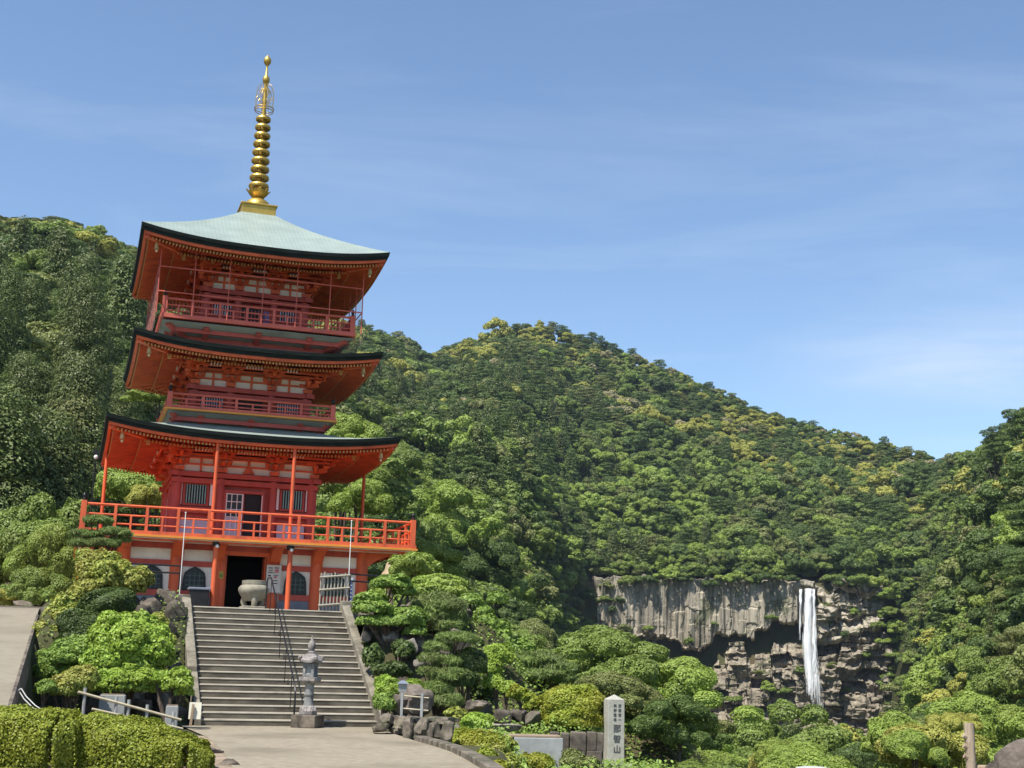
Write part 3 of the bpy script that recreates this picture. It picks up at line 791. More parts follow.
# --- upper storeys
def storey(hb, z0, z1, pill, mat):
    """walls, pillars and beams of a storey with half width hb between z0 and z1"""
    for k in range(4):
        mb = MB(); mb.M = face(k)
        mb.box((0, -hb + 0.16, (z0 + z1) / 2), (2 * hb - 0.2, 0.1, z1 - z0)); part(mb, 'wall', mat)
        for q, zz, hh, o_ in (('tie_beam', z1 - 0.10, 0.17, 0.10), ('head_beam', z1 - 0.33, 0.17, 0.04)):
            mb = MB(); mb.M = face(k); mb.box((0, -hb - o_ / 2, zz), (2 * hb + 0.5 - (0.2 if o_ < 0.06 else 0), 0.22, hh)); part(mb, q, mat)
        for s in pill:
            p = face(k) @ Vector((s, -hb, 0))
            column(p.x, p.y, z0, z1 - 0.2, 0.14, mat)
def bracket(Mf, s, hb, z, step, mat, corner=False):
    """three-stepped bracket cluster on a pillar head"""
    mb = MB(); mb.M = Mf
    y = -hb
    mb.box((s, y, z + 0.07), (0.30, 0.30, 0.14), taper=1.15)
    for l in range(3):
        zz = z + 0.24 + l * 0.25; yy = y - l * step
        half = 0.33 + 0.05 * l
        # cross arm with curved ends
        mb.prism([(-half, 0.115), (-half, 0.06), (-half * 0.75, -0.02), (-half * 0.5, -0.055), (half * 0.5, -0.055), (half * 0.75, -0.02), (half, 0.06), (half, 0.115)], (s, yy + 0.055, zz), (1, 0, 0), (0, 0, 1), (0, -0.11, 0))
        for q in (-half + 0.08, 0, half - 0.08): mb.box((s + q, yy, zz + 0.155), (0.16, 0.16, 0.08), taper=1.2)
        # arm stepping outwards
        mb.prism([(-0.1, 0.10), (-0.1, -0.05), (step * 0.8, -0.05), (step + 0.12, 0.05), (step + 0.12, 0.10)], (s - 0.055, yy, zz + 0.012), (0, -1, 0), (0, 0, 1), (0.11, 0, 0))
        if corner:
            mb.bar((s, yy, zz + 0.03), (s - step * 1.25, yy - step * 1.25, zz + 0.06), 0.12, 0.15)
            mb.box((s - step * 1.2, yy - step * 1.2, zz + 0.17), (0.18, 0.18, 0.09), taper=1.2)
            half2 = half
            mb.bar((s - l * step, y, zz + 0.04), (s - l * step, y - 0.02 + half2, zz + 0.04), 0.11, 0.15)
    # tail rafter
    mb.bar((s, y - step * 1.2, z + 0.92), (s, y - step * 3.7, z + 0.70), 0.09, 0.12)
    if corner: mb.bar((s - step, y - step, z + 0.92), (s - step * 3.9, y - step * 3.9, z + 0.70), 0.12, 0.15)
    o = part(mb, 'bracket_cluster', mat)
    mb = MB(); mb.M = Mf
    mb.box((s, y - step * 3.7 - 0.012, z + 0.70), (0.095, 0.03, 0.125))
    if corner: mb.box((s - step * 3.92, y - step * 3.92, z + 0.70), (0.12, 0.12, 0.15))
    part(mb, 'tail_rafter_tip', M['gold_tip'], o)
def bracket_zone(hb, z, h, bays, step, mat, paint_mat):
    """white plaster between the brackets with red struts, over the tie beam"""
    for k in range(4):
        mb = MB(); mb.M = face(k)
        mb.box((0, -hb + 0.03, z + h / 2), (2 * hb, 0.06, h)); part(mb, 'plaster_panel', M['plaster'])
        mb = MB(); mb.M = face(k)
        mb.box((0, -hb - 0.03, z + 0.245), (2 * hb + 0.2, 0.08, 0.06)); mb.box((0, -hb - 0.03, z + 0.49), (2 * hb + 0.2, 0.08, 0.06))
        for a, b in zip(bays[:-1], bays[1:]):
            c = (a + b) / 2
            wst = 0.07 if b - a < 1.6 else 0.09
            mb.box((c, -hb - 0.02, z + 0.24), (wst, 0.06, 0.48))
            if b - a > 1.5:
                mb.prism([(-0.22, 0), (0.22, 0), (0.16, 0.10), (0.09, 0.20), (-0.09, 0.20), (-0.16, 0.10)], (c, -hb - 0.05, z), (1, 0, 0), (0, 0, 1), (0, -0.04, 0))
        part(mb, 'strut_frame', mat)
        # stepped-out purlins and the row of small white ribs under the rafters
        mb = MB(); mb.M = face(k)
        for l in (1, 2):
            e = hb + l * step
            mb.box((0, -e, z + 0.46 + 0.09 * l), (2 * e + 0.4, 0.07, 0.07))
        part(mb, 'purlin', mat)
        mb = MB(); mb.M = face(k)
        for a, b in zip(bays[:-1], bays[1:]):
            n = int((b - a - 0.75) / 0.105)
            for i in range(n):
                mb.box(((a + b) / 2 + (i - (n - 1) / 2) * 0.105, -hb - 2.2 * step, z + 0.66), (0.05, 0.05, 0.085))
        part(mb, 'white_rib_row', M['white'])
        for i, s in enumerate(bays):
            if i == len(bays) - 1: continue
            bracket(face(k), s, hb, z, step, mat, corner=(i == 0))
def roof(Wd, zmid, up, hi, zin, hb, zso, thick=0.26, n_raft=76):
    """concave hipped roof: eave half width Wd at height zmid (mid) rising by up at the corners, inner half width hi at zin; soffit reaches the wall hb at zso"""
    NS, NT = 28, 12
    def upc(s): return up * (abs(s) ** 2.6)
    mb = MB(); sh = []
    for k in range(4):
        mb.M = face(k); vs = []
        for i in range(NT + 1):
            t = i / NT
            wdt = Wd + (hi - Wd) * t
            for j in range(NS + 1):
                s = -1 + 2 * j / NS
                zz = zmid + (zin - zmid) * ((0.62 * t + 0.38 * t * t * t) if hi > 1 else (0.88 * t + 0.12 * t ** 3)) + upc(s) * (1 - t) ** 1.7
                vs.append((s * wdt, -wdt, zz)); sh.append((s * wdt + 30 + k * 0.13, t * math.hypot(Wd - hi, zin - zmid), 0))
        mb.add(vs, [(i * (NS + 1) + j, i * (NS + 1) + j + 1, (i + 1) * (NS + 1) + j + 1, (i + 1) * (NS + 1) + j) for i in range(NT) for j in range(NS)])
    r = part(mb, 'roof', M['copper'], smooth=True, fix=False)
    at = r.data.attributes.new('shingle', 'FLOAT_VECTOR', 'POINT'); at.data.foreach_set('vector', np.array(sh, dtype=np.float32).ravel())
    # dark layered eave edge
    def band(offs, mat, nm):
        mb = MB()
        for k in range(4):
            mb.M = face(k); vs = []
            for wd, dz in offs:
                for j in range(NS + 1):
                    s = -1 + 2 * j / NS
                    vs.append((s * wd, -wd, zmid + upc(s) + dz))
            mb.add(vs, [(i * (NS + 1) + j, (i + 1) * (NS + 1) + j, (i + 1) * (NS + 1) + j + 1, i * (NS + 1) + j + 1) for i in range(len(offs) - 1) for j in range(NS)])
        return part(mb, nm, mat, r, smooth=False, fix=False)
    band([(Wd - 0.05, -0.004), (Wd + 0.01, -0.006), (Wd - 0.01, -thick * 0.5), (Wd - 0.05, -thick * 0.5), (Wd - 0.07, -thick), (Wd - 0.16, -thick)], M['eave'], 'eave_edge')
    band([(Wd - 0.10, -thick + 0.004), (Wd - 0.12, -thick - 0.10), (Wd - 0.20, -thick - 0.10)], M['vermilion'], 'eave_board')
    # soffit
    mb = MB(); NQ = 10
    e0 = Wd - 0.16; zb = zmid - thick
    def zsof(t): return zb - 0.02 + (zso - zb) * t
    for k in range(4):
        mb.M = face(k); vs = []
        for i in range(NQ + 1):
            t = i / NQ; wd = e0 + (hb - 0.2 - e0) * t
            for j in range(NS + 1):
                s = -1 + 2 * j / NS
                vs.append((s * wd, -wd, zsof(t) + upc(s) * (1 - t) ** 1.5))
        mb.add(vs, [(i * (NS + 1) + j, (i + 1) * (NS + 1) + j, (i + 1) * (NS + 1) + j + 1, i * (NS + 1) + j + 1) for i in range(NQ) for j in range(NS)])
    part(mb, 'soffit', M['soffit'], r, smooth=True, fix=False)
    # two tiers of rafters with pale tips
    run = e0 - hb
    for tier, (ta, tb, drop, w_) in enumerate(((0.05, 0.48, 0.150, 0.044), (0.44, 1.0, 0.25, 0.046))):
        for k in range(4):
            mr = MB(); mr.M = face(k)
            wa = e0 - run * ta
            n = int(2 * (wa - 0.12) / (2 * Wd / n_raft))
            for i in range(n):
                x = -(wa - 0.14) + 2 * (wa - 0.14) * i / (n - 1)
                tb_ = min(tb, (e0 - abs(x)) / run)       # stop at the hip
                if tb_ < ta + 0.03: continue
                pa = []
                for t in (ta, tb_):
                    wd = e0 - run * t; s = max(-1, min(1, x / wd))
                    pa.append(Vector((x, -wd, zsof(t) + upc(s) * (1 - t) ** 1.5 - drop * (1 if t == ta else 0.45))))
                mr.cur = 0; mr.bar(pa[0], pa[1], w_, 0.075)
                mr.cur = 1; mr.box(pa[0] + Vector((0, -0.004, 0)), (w_ + 0.008, 0.02, 0.083))
            part(mr, 'rafter_row', [M['vermilion'], M['gold_tip']], r, fix=False)
            # flying board carrying the upper tier
            if tier == 1:
                mb = MB(); mb.M = face(k); vs = []
                wd = e0 - run * (ta + 0.02)
                prof = [(-0.03, -0.13), (0.05, -0.13), (0.05, -0.02), (-0.03, -0.02)]
                for j in range(NS + 1):
                    s = -1 + 2 * j / NS
                    for a, b in prof: vs.append((s * (wd - a), -(wd - a), zsof(ta) + upc(s) * (1 - ta) ** 1.5 + b + 0.03))
                mb.add(vs, [(j * 4 + q, j * 4 + (q + 1) % 4, (j + 1) * 4 + (q + 1) % 4, (j + 1) * 4 + q) for j in range(NS) for q in range(4)])
                part(mb, 'flying_board', M['vermilion'], r, fix=False)
    # hip rafters under the corners
    for k in range(4):
        mb = MB(); mb.M = face(k)
        pts = []
        for t in (0.02, 0.3, 0.6, 1.0):
            wd = e0 - run * t; pts.append(Vector((-wd, -wd, zsof(t) + up * (1 - t) ** 1.5 - 0.10)))
        for a, b in zip(pts[:-1], pts[1:]): mb.bar(a, b, 0.16, 0.2)
        part(mb, 'hip_rafter', M['vermilion'], r)
    return r, (e0, zb, up)
# first storey
B1 = [-2.34, -0.86, 0.98, 2.34]
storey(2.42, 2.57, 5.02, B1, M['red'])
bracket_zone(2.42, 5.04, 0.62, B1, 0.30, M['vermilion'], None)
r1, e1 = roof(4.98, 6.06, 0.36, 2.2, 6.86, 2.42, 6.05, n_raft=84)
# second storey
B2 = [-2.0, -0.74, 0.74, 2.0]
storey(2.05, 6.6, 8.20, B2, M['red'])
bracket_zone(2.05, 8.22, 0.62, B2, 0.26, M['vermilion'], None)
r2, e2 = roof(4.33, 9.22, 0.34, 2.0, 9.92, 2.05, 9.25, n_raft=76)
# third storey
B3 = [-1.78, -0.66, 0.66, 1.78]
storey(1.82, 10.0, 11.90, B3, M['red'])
bracket_zone(1.82, 11.92, 0.62, B3, 0.26, M['vermilion'], None)
r3, e3 = roof(4.38, 12.93, 0.36, 0.66, 15.40, 1.82, 12.98, n_raft=76)
# skirts below the upper balconies: pale slanting boards with red beams
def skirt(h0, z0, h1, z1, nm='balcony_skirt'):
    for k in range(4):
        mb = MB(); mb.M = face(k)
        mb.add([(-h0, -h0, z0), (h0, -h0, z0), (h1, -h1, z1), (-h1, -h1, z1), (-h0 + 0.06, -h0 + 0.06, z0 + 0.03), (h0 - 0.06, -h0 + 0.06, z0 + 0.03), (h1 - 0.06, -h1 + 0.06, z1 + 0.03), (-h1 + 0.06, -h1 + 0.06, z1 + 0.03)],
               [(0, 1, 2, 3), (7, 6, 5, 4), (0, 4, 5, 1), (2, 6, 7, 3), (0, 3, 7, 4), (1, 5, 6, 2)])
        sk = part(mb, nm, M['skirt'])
        mb = MB(); mb.M = face(k)
        for q, t in ((0.14, 0.36), (0.24, 0.82)):
            hh = h0 + (h1 - h0) * t; zz = z0 + (z1 - z0) * t - 0.05
            mb.box((0, -hh - 0.02, zz), (2 * hh, 0.14, q))
        for s in (-0.5, 0, 0.5):
            a = Vector((s * h1 * 1.6, -h1 - 0.05, z1 + 0.02)); b = Vector((s * h1 * 1.6, -h0 + 0.12, z0 - 0.06))
            mb.bar(a, b, 0.2, 0.17)
        mb.bar((-h1, -h1, z1), (-h0 + 0.12, -h0 + 0.12, z0 - 0.05), 0.2, 0.18)
        part(mb, 'skirt_beam', M['red'], sk)
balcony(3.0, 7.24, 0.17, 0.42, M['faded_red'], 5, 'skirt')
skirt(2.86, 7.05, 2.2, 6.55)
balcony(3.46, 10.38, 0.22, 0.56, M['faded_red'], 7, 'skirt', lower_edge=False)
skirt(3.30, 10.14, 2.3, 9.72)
# --- joinery of the upper storeys
def slat_window(Mf, s, hb, z0, z1, wd, parent=pag, frame='white', jambs=True, mat='slat', n=8):
    mb = MB(); mb.M = Mf
    mb.box((s, -hb + 0.08, (z0 + z1) / 2), (wd + 0.16, 0.08, z1 - z0 + 0.14)); wn = part(mb, 'window', M['red'], parent)
    mb = MB(); mb.M = Mf; mb.box((s, -hb + 0.03, (z0 + z1) / 2), (wd, 0.03, z1 - z0)); part(mb, 'dark_backing', M['dark'], wn)
    mb = MB(); mb.M = Mf
    for i in range(n): mb.box((s + (i - (n - 1) / 2) * wd / n, -hb - 0.005, (z0 + z1) / 2), (wd / n * 0.36, 0.04, z1 - z0))
    part(mb, 'slat_row', M[mat], wn)
    if jambs:
        for q in (-1, 1):
            mb = MB(); mb.M = Mf; mb.box((s + q * (wd / 2 + 0.17), -hb + 0.02, (z0 + z1) / 2), (0.10, 0.06, z1 - z0 + 0.1)); part(mb, 'jamb_strip', M['white'], wn)
    return wn
for k in range(4):
    Mf = face(k)
    for s in (-1.70, 1.68):
        slat_window(Mf, s, 2.42, 3.90, 4.56, 0.72)
        mb = MB(); mb.M = Mf; mb.box((s, -2.42 + 0.06, 3.0), (0.98, 0.06, 0.74)); part(mb, 'lower_panel', M['lilac'])
        mb = MB(); mb.M = Mf; mb.box((s, -2.42 - 0.02, 3.66), (1.25, 0.14, 0.2)); part(mb, 'sill_beam', M['red'])
    # double door: glazed left leaf, open dark right half
    mb = MB(); mb.M = Mf
    mb.box((-0.70, -2.42, 3.45), (0.08, 0.14, 1.80)); mb.box((0.62, -2.42, 3.45), (0.08, 0.14, 1.80)); mb.box((-0.04, -2.42, 4.39), (1.4, 0.14, 0.09))
    df = part(mb, 'door_frame', M['red'])
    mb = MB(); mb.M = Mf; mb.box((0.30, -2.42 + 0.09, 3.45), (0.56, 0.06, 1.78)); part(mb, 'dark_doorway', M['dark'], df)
    mb = MB(); mb.M = Mf; mb.box((0.60, -2.42 - 0.05, 3.45), (0.03, 0.05, 1.72)); part(mb, 'white_edge', M['white'], df)
    mb = MB(); mb.M = Mf
    for a in (-0.64, -0.46, -0.27, -0.08): mb.box((a, -2.42 - 0.02, 3.45), (0.05 if abs(a + 0.36) > 0.2 else 0.028, 0.05, 1.76))
    for z in (3.5, 3.76, 4.04, 4.31): mb.box((-0.36, -2.42 - 0.023, z), (0.6, 0.05, 0.03))
    dl = part(mb, 'glazed_door', M['white'])
    mb = MB(); mb.M = Mf; mb.box((-0.36, -2.42 + 0.02, 3.92), (0.56, 0.02, 0.80)); part(mb, 'pane', M['glass'], dl)
    mb = MB(); mb.M = Mf; mb.box((-0.36, -2.42 + 0.02, 3.05), (0.56, 0.03, 0.86)); part(mb, 'lower_panel', M['lilac'], dl)
    for s in (-1.36, 1.36):
        slat_window(Mf, s, 2.05, 7.42, 7.76, 0.8, jambs=False, n=9, mat='lilac')
        mb = MB(); mb.M = Mf; mb.box((s, -2.05 + 0.05, 7.28), (0.9, 0.06, 0.2)); part(mb, 'lower_panel', M['lilac'])
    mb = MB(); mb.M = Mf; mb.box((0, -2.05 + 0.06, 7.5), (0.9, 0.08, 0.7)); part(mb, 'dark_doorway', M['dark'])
    for s in (-1.2, 1.2):
        slat_window(Mf, s, 1.82, 10.88, 11.36, 0.66, jambs=False, n=7, mat='lilac')
        mb = MB(); mb.M = Mf; mb.box((s, -1.82 + 0.06, 10.64), (0.7, 0.06, 0.34)); part(mb, 'lower_panel', M['faded_red'])
    mb = MB(); mb.M = Mf; mb.box((-0.12, -1.82 + 0.06, 10.88), (0.80, 0.08, 0.95)); part(mb, 'dark_doorway', M['dark'])
mb = MB(); mb.box((0.46, -1.82 + 0.02, 10.92), (0.3, 0.02, 0.62)); ps = part(mb, 'blue_poster', M['blueink'])
mb = MB()
for z in (10.76, 10.94, 11.1): mb.box((0.46, -1.82 + 0.005, z), (0.16, 0.02, 0.05))
part(mb, 'poster_print', M['paper'], ps)
# vertical slats behind the third railing
for k in range(4):
    mb = MB(); mb.M = face(k)
    for i in range(52): mb.box((-3.2 + 6.4 * i / 51, -3.28, 10.62), (0.028, 0.028, 0.44))
    part(mb, 'slat_row', M['red'])
# --- eave poles
for u, v in ((-1.3, -4.75), (1.3, -4.75), (-4.75, -0.4), (4.68, -0.4), (-1.3, 4.75), (1.3, 4.75)):
    column(u, v, 2.57, 5.75, 0.062, M['vermilion'], 'eave_pole')
for u, v in ((-1.17, -5.3), (1.27, -5.3), (-5.3, -5.3), (-5.3, 5.3), (5.3, 5.3)):
    po = column(u, v, 0, 2.24, 0.085, M['vermilion'], 'balcony_pole')
    if v < 0 and u > -2:
        mb = MB(); mb.lathe([(0.10, 2.20), (0.13, 2.24), (0.13, 2.34), (0.07, 2.38)], (u, v, 0), 12); part(mb, 'black_cap', M['black'], po, smooth=True)
        mb = MB(); mb.lathe([(0.005, -0.06), (0.05, -0.035), (0.062, 0), (0.05, 0.035), (0.005, 0.06)], (u + 0.02, v - 0.13, 2.20), 12); part(mb, 'lamp_globe', M['lamp_white'], po, smooth=True)
# --- safety frame and net round the third balcony
for k in range(4):
    mb = MB(); mb.M = face(k)
    e = 3.62
    for z in (12.0, 11.10): mb.tube([(-e, -e, z), (e, -e, z)], 0.022, 6)
    for i in range(7):
        s = -e + 2 * e * i / 6
        mb.tube([(s, -e, 10.3), (s, -e, 12.62)], 0.018, 6)
    part(mb, 'net_frame', M['faded_red'])
def net_mat():
    m, nt, out = new_mat('thin_grey_net')
    d = N(nt, 'ShaderNodeBsdfDiffuse'); d.inputs[0].default_value = (0.33, 0.24, 0.22, 1)
    t = N(nt, 'ShaderNodeBsdfTransparent'); ms = N(nt, 'ShaderNodeMixShader'); ms.inputs[0].default_value = 0.30
    nt.links.new(t.outputs[0], ms.inputs[1]); nt.links.new(d.outputs[0], ms.inputs[2]); nt.links.new(ms.outputs[0], out.inputs[0])
    return m
M['net'] = net_mat()
for k in (1, 3):
    mb = MB(); mb.M = face(k); e = 3.64
    mb.add([(-e, -e, 9.9), (e, -e, 9.9), (e, -e, 12.0), (-e, -e, 12.0)], [(0, 1, 2, 3)])
    part(mb, 'safety_net', M['net'], fix=False)
# --- spire
spb = MB(); spb.box((0, 0, 15.55), (1.30, 1.30, 0.42)); spb.box((0, 0, 15.31), (1.38, 1.38, 0.12)); spb.box((0, 0, 15.785), (1.40, 1.40, 0.07))
sp = part(spb, 'spire', M['gold'], bevel=0.015)
mb = MB(); mb.lathe([(0.50, 15.82), (0.49, 15.95), (0.42, 16.08), (0.28, 16.18), (0.16, 16.22)], n=24); part(mb, 'inverted_bowl', M['gold'], sp, smooth=True)
mb = MB(); mb.lathe([(0.17, 16.22), (0.26, 16.30), (0.36, 16.42), (0.40, 16.52), (0.30, 16.50), (0.14, 16.46)], n=16)
for i in range(8):
    a = i * math.pi / 4; mb.bar((0.32 * math.cos(a), 0.32 * math.sin(a), 16.40), (0.46 * math.cos(a), 0.46 * math.sin(a), 16.58), 0.12, 0.03)
part(mb, 'lotus_petal_ring', M['gold'], sp)
mb = MB(); mb.tube([(0, 0, 15.8), (0, 0, 21.3)], [0.12, 0.07], 12); part(mb, 'mast', M['gold'], sp, smooth=True)
for i in range(9):
    z = 16.74 + i * (19.55 - 16.74) / 8; r = 0.385 - 0.012 * i
    mb = MB()
    mb.lathe([(0.16, z - 0.10), (0.17, z + 0.10), (0.12, z + 0.12), (0.12, z - 0.12)], n=14)
    pr = [(r - 0.05, z - 0.06), (r - 0.01, z - 0.07), (r + 0.012, z), (r - 0.01, z + 0.07), (r - 0.05, z + 0.06), (r - 0.05, z - 0.06)]
    vs = []; n = 24
    for rr_, zz_ in pr:
        for q in range(n):
            a = 2 * math.pi * q / n; vs.append((rr_ * math.cos(a), rr_ * math.sin(a), zz_))
    mb.add(vs, [(i2 * n + q, i2 * n + (q + 1) % n, (i2 + 1) * n + (q + 1) % n, (i2 + 1) * n + q) for i2 in range(5) for q in range(n)])
    for q in range(8):
        a = q * math.pi / 4; mb.bar((0.1 * math.cos(a), 0.1 * math.sin(a), z), (r * math.cos(a), r * math.sin(a), z), 0.05, 0.05)
    part(mb, 'spire_ring', M['gold'], sp)
# openwork water flame: thin wire fins
mb = MB()
for q in range(8):
    a = q * math.pi / 4 + 0.2; cx, sx = math.cos(a), math.sin(a)
    for pts in ([(0.35, 19.95), (0.37, 20.4), (0.355, 20.75), (0.26, 20.98), (0.06, 21.1)], [(0.05, 20.2), (0.22, 20.3), (0.28, 20.55), (0.18, 20.8), (0.05, 20.75)], [(0.36, 20.1), (0.2, 20.15), (0.05, 20.0)], [(0.36, 20.4), (0.28, 20.5), (0.2, 20.4), (0.26, 20.3)], [(0.3, 20.8), (0.2, 20.7), (0.12, 20.9)]):
        mb.tube([(x * cx, x * sx, z) for x, z in pts], 0.0085, 5)
for z, r in ((19.9, 0.36), (20.0, 0.38)):
    mb.tube([(r * math.cos(t * math.pi / 10), r * math.sin(t * math.pi / 10), z) for t in range(21)], 0.016, 6, cap=False)
part(mb, 'openwork_flame', M['gold'], sp)
mb = MB()
mb.lathe([(0.06, 21.05), (0.13, 21.16), (0.15, 21.25), (0.12, 21.36), (0.05, 21.44), (0.04, 21.85), (0.09, 21.9), (0.145, 22.0), (0.155, 22.08), (0.12, 22.19), (0.03, 22.28), (0.004, 22.34)], n=18)
part(mb, 'jewel', M['gold'], sp, smooth=True)
# --- wind bells under the eave corners (each hangs free, so each is a thing)
BELLS = []
for (e0, zb, up), nm in ((e1, 'lowest'), (e2, 'middle'), (e3, 'top')):
    for k, side in ((0, 'left'), (1, 'right'), (2, 'rear right'), (3, 'rear left')):
        if k > 1: continue
        p = face(k) @ Vector((-(e0 - 0.42), -(e0 - 0.42), 0))
        pw = W(p.x, p.y, G + zb + up - 0.16)
        t = empty('wind_bell', pw, PA, 'small pale wind bell hanging under the %s front corner of the %s roof' % (side, nm), 'wind bell', 'wind bells under the pagoda eaves'); t.scale = (0.75, 0.75, 0.75)
        mb = MB(); mb.lathe([(0.03, -0.10), (0.07, -0.14), (0.085, -0.26), (0.09, -0.38), (0.115, -0.44), (0.10, -0.44), (0.07, -0.3)], n=14); part(mb, 'bell_body', M['bell'], t, smooth=True)
        mb = MB(); mb.tube([(0, 0, 0.02), (0, 0, -0.12)], 0.012, 6); part(mb, 'hanger', M['bell'], t)
        mb = MB(); mb.box((0, 0, -0.54), (0.10, 0.012, 0.10)); mb.tube([(0, 0, -0.3), (0, 0, -0.5)], 0.008, 5); part(mb, 'clapper_plate', M['bell'], t)
# ------------------------------------------------------------------ stone steps
ST = empty('staircase', W(-0.33, -16.95, 0), PA, 'broad weathered stone stairway climbing to the pagoda', 'stairway')
NST = 19; RIS = G / NST; RUN = 5.0 / (NST - 1)
rng = random.Random(5)
for i in range(NST):
    y0 = i * RUN; z1 = (i + 1) * RIS
    uL = -2.09 + 0.0 * i; uR = 2.12
    mb = MB()
    yb = y0 + RUN + 0.05 if i < NST - 1 else y0 + 0.5
    # nosing rounded by wear: chamfered front edge
    jit = rng.uniform(-0.006, 0.006)
    # darker riser block below, pale worn tread slab with a rounded nosing on top
    mb.box(((uL + uR) / 2, (y0 + 0.012 + yb) / 2 + jit, (z1 - RIS - 0.1 + z1 - 0.034) / 2), (uR - uL, yb - y0 - 0.012, RIS + 0.066))
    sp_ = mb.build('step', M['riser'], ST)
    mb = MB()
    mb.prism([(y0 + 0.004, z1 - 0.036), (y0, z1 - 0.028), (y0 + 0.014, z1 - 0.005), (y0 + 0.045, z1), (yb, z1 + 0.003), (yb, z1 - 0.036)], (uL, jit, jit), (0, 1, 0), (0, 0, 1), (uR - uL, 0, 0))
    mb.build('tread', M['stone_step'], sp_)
def slope_slab(u0, u1, y0, y1, up, th, nm, mat):
    mb = MB()
    def zl(y): return RIS + max(0, y) / RUN * RIS
    n = 5
    for k in range(n):
        a = y0 + (y1 - y0) * k / n; b = y0 + (y1 - y0) * (k + 1) / n - 0.012
        vs = []
        for yy in (a, b):
            zt = zl(yy) + up
            for uu, dz in ((u0, -th), (u1, -th), (u1, 0), (u0, 0)): vs.append((uu, yy, zt + dz))
        mb.add(vs, [(0, 1, 2, 3), (7, 6, 5, 4), (0, 4, 5, 1), (1, 5, 6, 2), (2, 6, 7, 3), (3, 7, 4, 0)])
    return mb.build(nm, mat, ST, bevel=0.02)
slope_slab(2.12, 2.35, -0.42, 5.05, 0.16, 0.9, 'sloping_kerb', M['stone_cope'])
slope_slab(-2.34, -2.10, 1.75, 5.05, 0.22, 0.9, 'sloping_kerb', M['stone_cope'])
slope_slab(-2.24, -2.09, -0.12, 1.72, 0.12, 0.8, 'sloping_kerb', M['stone_cope'])
mb = MB(); mb.box((2.28, 5.2, G - 0.2), (0.36, 0.3, 1.0)); mb.build('end_block', M['stone_cope'], ST, bevel=0.02)
mb = MB(); mb.box((-2.28, 5.2, G - 0.2), (0.36, 0.3, 1.0)); mb.build('end_block', M['stone_cope'], ST, bevel=0.02)
# handrail in the middle of the stairs
HR = empty('handrail', W(-0.27, -16.95, 0), PA, 'thin black metal handrail running up the middle of the stone steps', 'handrail')
def stz(y): return RIS + min(max(0, y), 5.0) / RUN * RIS
mb = MB(); mb.tube([(0, -0.15, 0.05), (0, -0.15, 0.75), (0, -0.1, 0.88), (0, 0.2, stz(0.2) + 0.83), (0, 5.0, stz(5.0) + 0.85), (0, 5.6, G + 0.88), (0, 5.75, G + 0.8), (0, 5.75, G)], 0.022, 8)
mb.build('top_rail', M['black'], HR, smooth=True)
for i in range(5):
    y = 0.5 + i * 1.1
    mb = MB(); mb.tube([(0, y, stz(y) - 0.06 if y < 5 else G), (0, y, stz(y) + 0.83)], 0.011, 6); mb.build('post', M['black'], HR)
# ------------------------------------------------------------------ stone lantern
LN = empty('stone_lantern', W(0.0, -17.45, 0.012), R_(-14), 'tall mottled stone lantern at the foot of the steps', 'stone lantern')
mb = MB(); mb.box((0, 0, 0.15), (0.74, 0.74, 0.30)); mb.build('plinth', M['stone_dark'], LN, bevel=0.02)
mb = MB(); mb.lathe([(0.27, 0.30), (0.28, 0.40), (0.22, 0.47), (0.20, 0.50), (0.16, 0.52)], n=8)
for q in range(8):
    a = q * math.pi / 4; mb.box((0.2 * math.cos(a), 0.2 * math.sin(a), 0.44), (0.13, 0.13, 0.10), rot=Matrix.Rotation(a, 3, 'Z'), taper=0.6)
mb.build('lotus_base', M['lantern_stone'], LN, bevel=0.012)
mb = MB(); mb.lathe([(0.155, 0.50), (0.135, 0.60), (0.125, 0.80), (0.13, 0.98), (0.15, 1.05)], n=14); mb.lathe([(0.15, 0.76), (0.155, 0.78), (0.15, 0.82)], n=14); mb.build('shaft', M['lantern_blue'], LN, smooth=True)
mb = MB(); mb.box((0, 0, 1.08), (0.36, 0.36, 0.06), taper=1.3); mb.box((0, 0, 1.15), (0.50, 0.50, 0.09)); mb.build('platform', M['lantern_stone'], LN, bevel=0.015)
mb = MB()
for sx in (-1, 1):
    for sy in (-1, 1): mb.box((sx * 0.13, sy * 0.13, 1.36), (0.08, 0.08, 0.33))
mb.box((0, 0, 1.24), (0.32, 0.32, 0.08)); mb.box((0, 0, 1.50), (0.33, 0.33, 0.07)); mb.build('firebox', M['lantern_blue'], LN, bevel=0.008)
mb = MB(); mb.box((0, 0, 1.37), (0.22, 0.22, 0.22)); mb.build('paper_pane', M['cement'], LN)
mb = MB(); vs = []
prof = [(0.27, 1.545, 0.07), (0.28, 1.60, 0.08), (0.21, 1.665, 0.03), (0.15, 1.73, 0.0), (0.10, 1.76, 0)]
nS = 8
for wd, z, upz in prof:
    for k in range(4):
        for j in range(nS):
            s = -1 + 2 * j / nS
            p = Matrix.Rotation(k * math.pi / 2, 3, 'Z') @ Vector((s * wd, -wd, z + upz * abs(s) ** 3))
            vs.append(p)
n = 4 * nS
fs = [(i * n + j, i * n + (j + 1) % n, (i + 1) * n + (j + 1) % n, (i + 1) * n + j) for i in range(len(prof) - 1) for j in range(n)] + [tuple(range(n - 1, -1, -1)), tuple((len(prof) - 1) * n + j for j in range(n))]
mb.add(vs, fs)
for k in range(4):
    a = k * math.pi / 2 + math.pi / 4
    mb.lathe([(0.02, -0.05), (0.06, -0.02), (0.065, 0.03), (0.02, 0.07)], (0.345 * math.cos(a), 0.345 * math.sin(a), 1.65), 8)
mb.build('lantern_roof', M['lantern_stone'], LN)
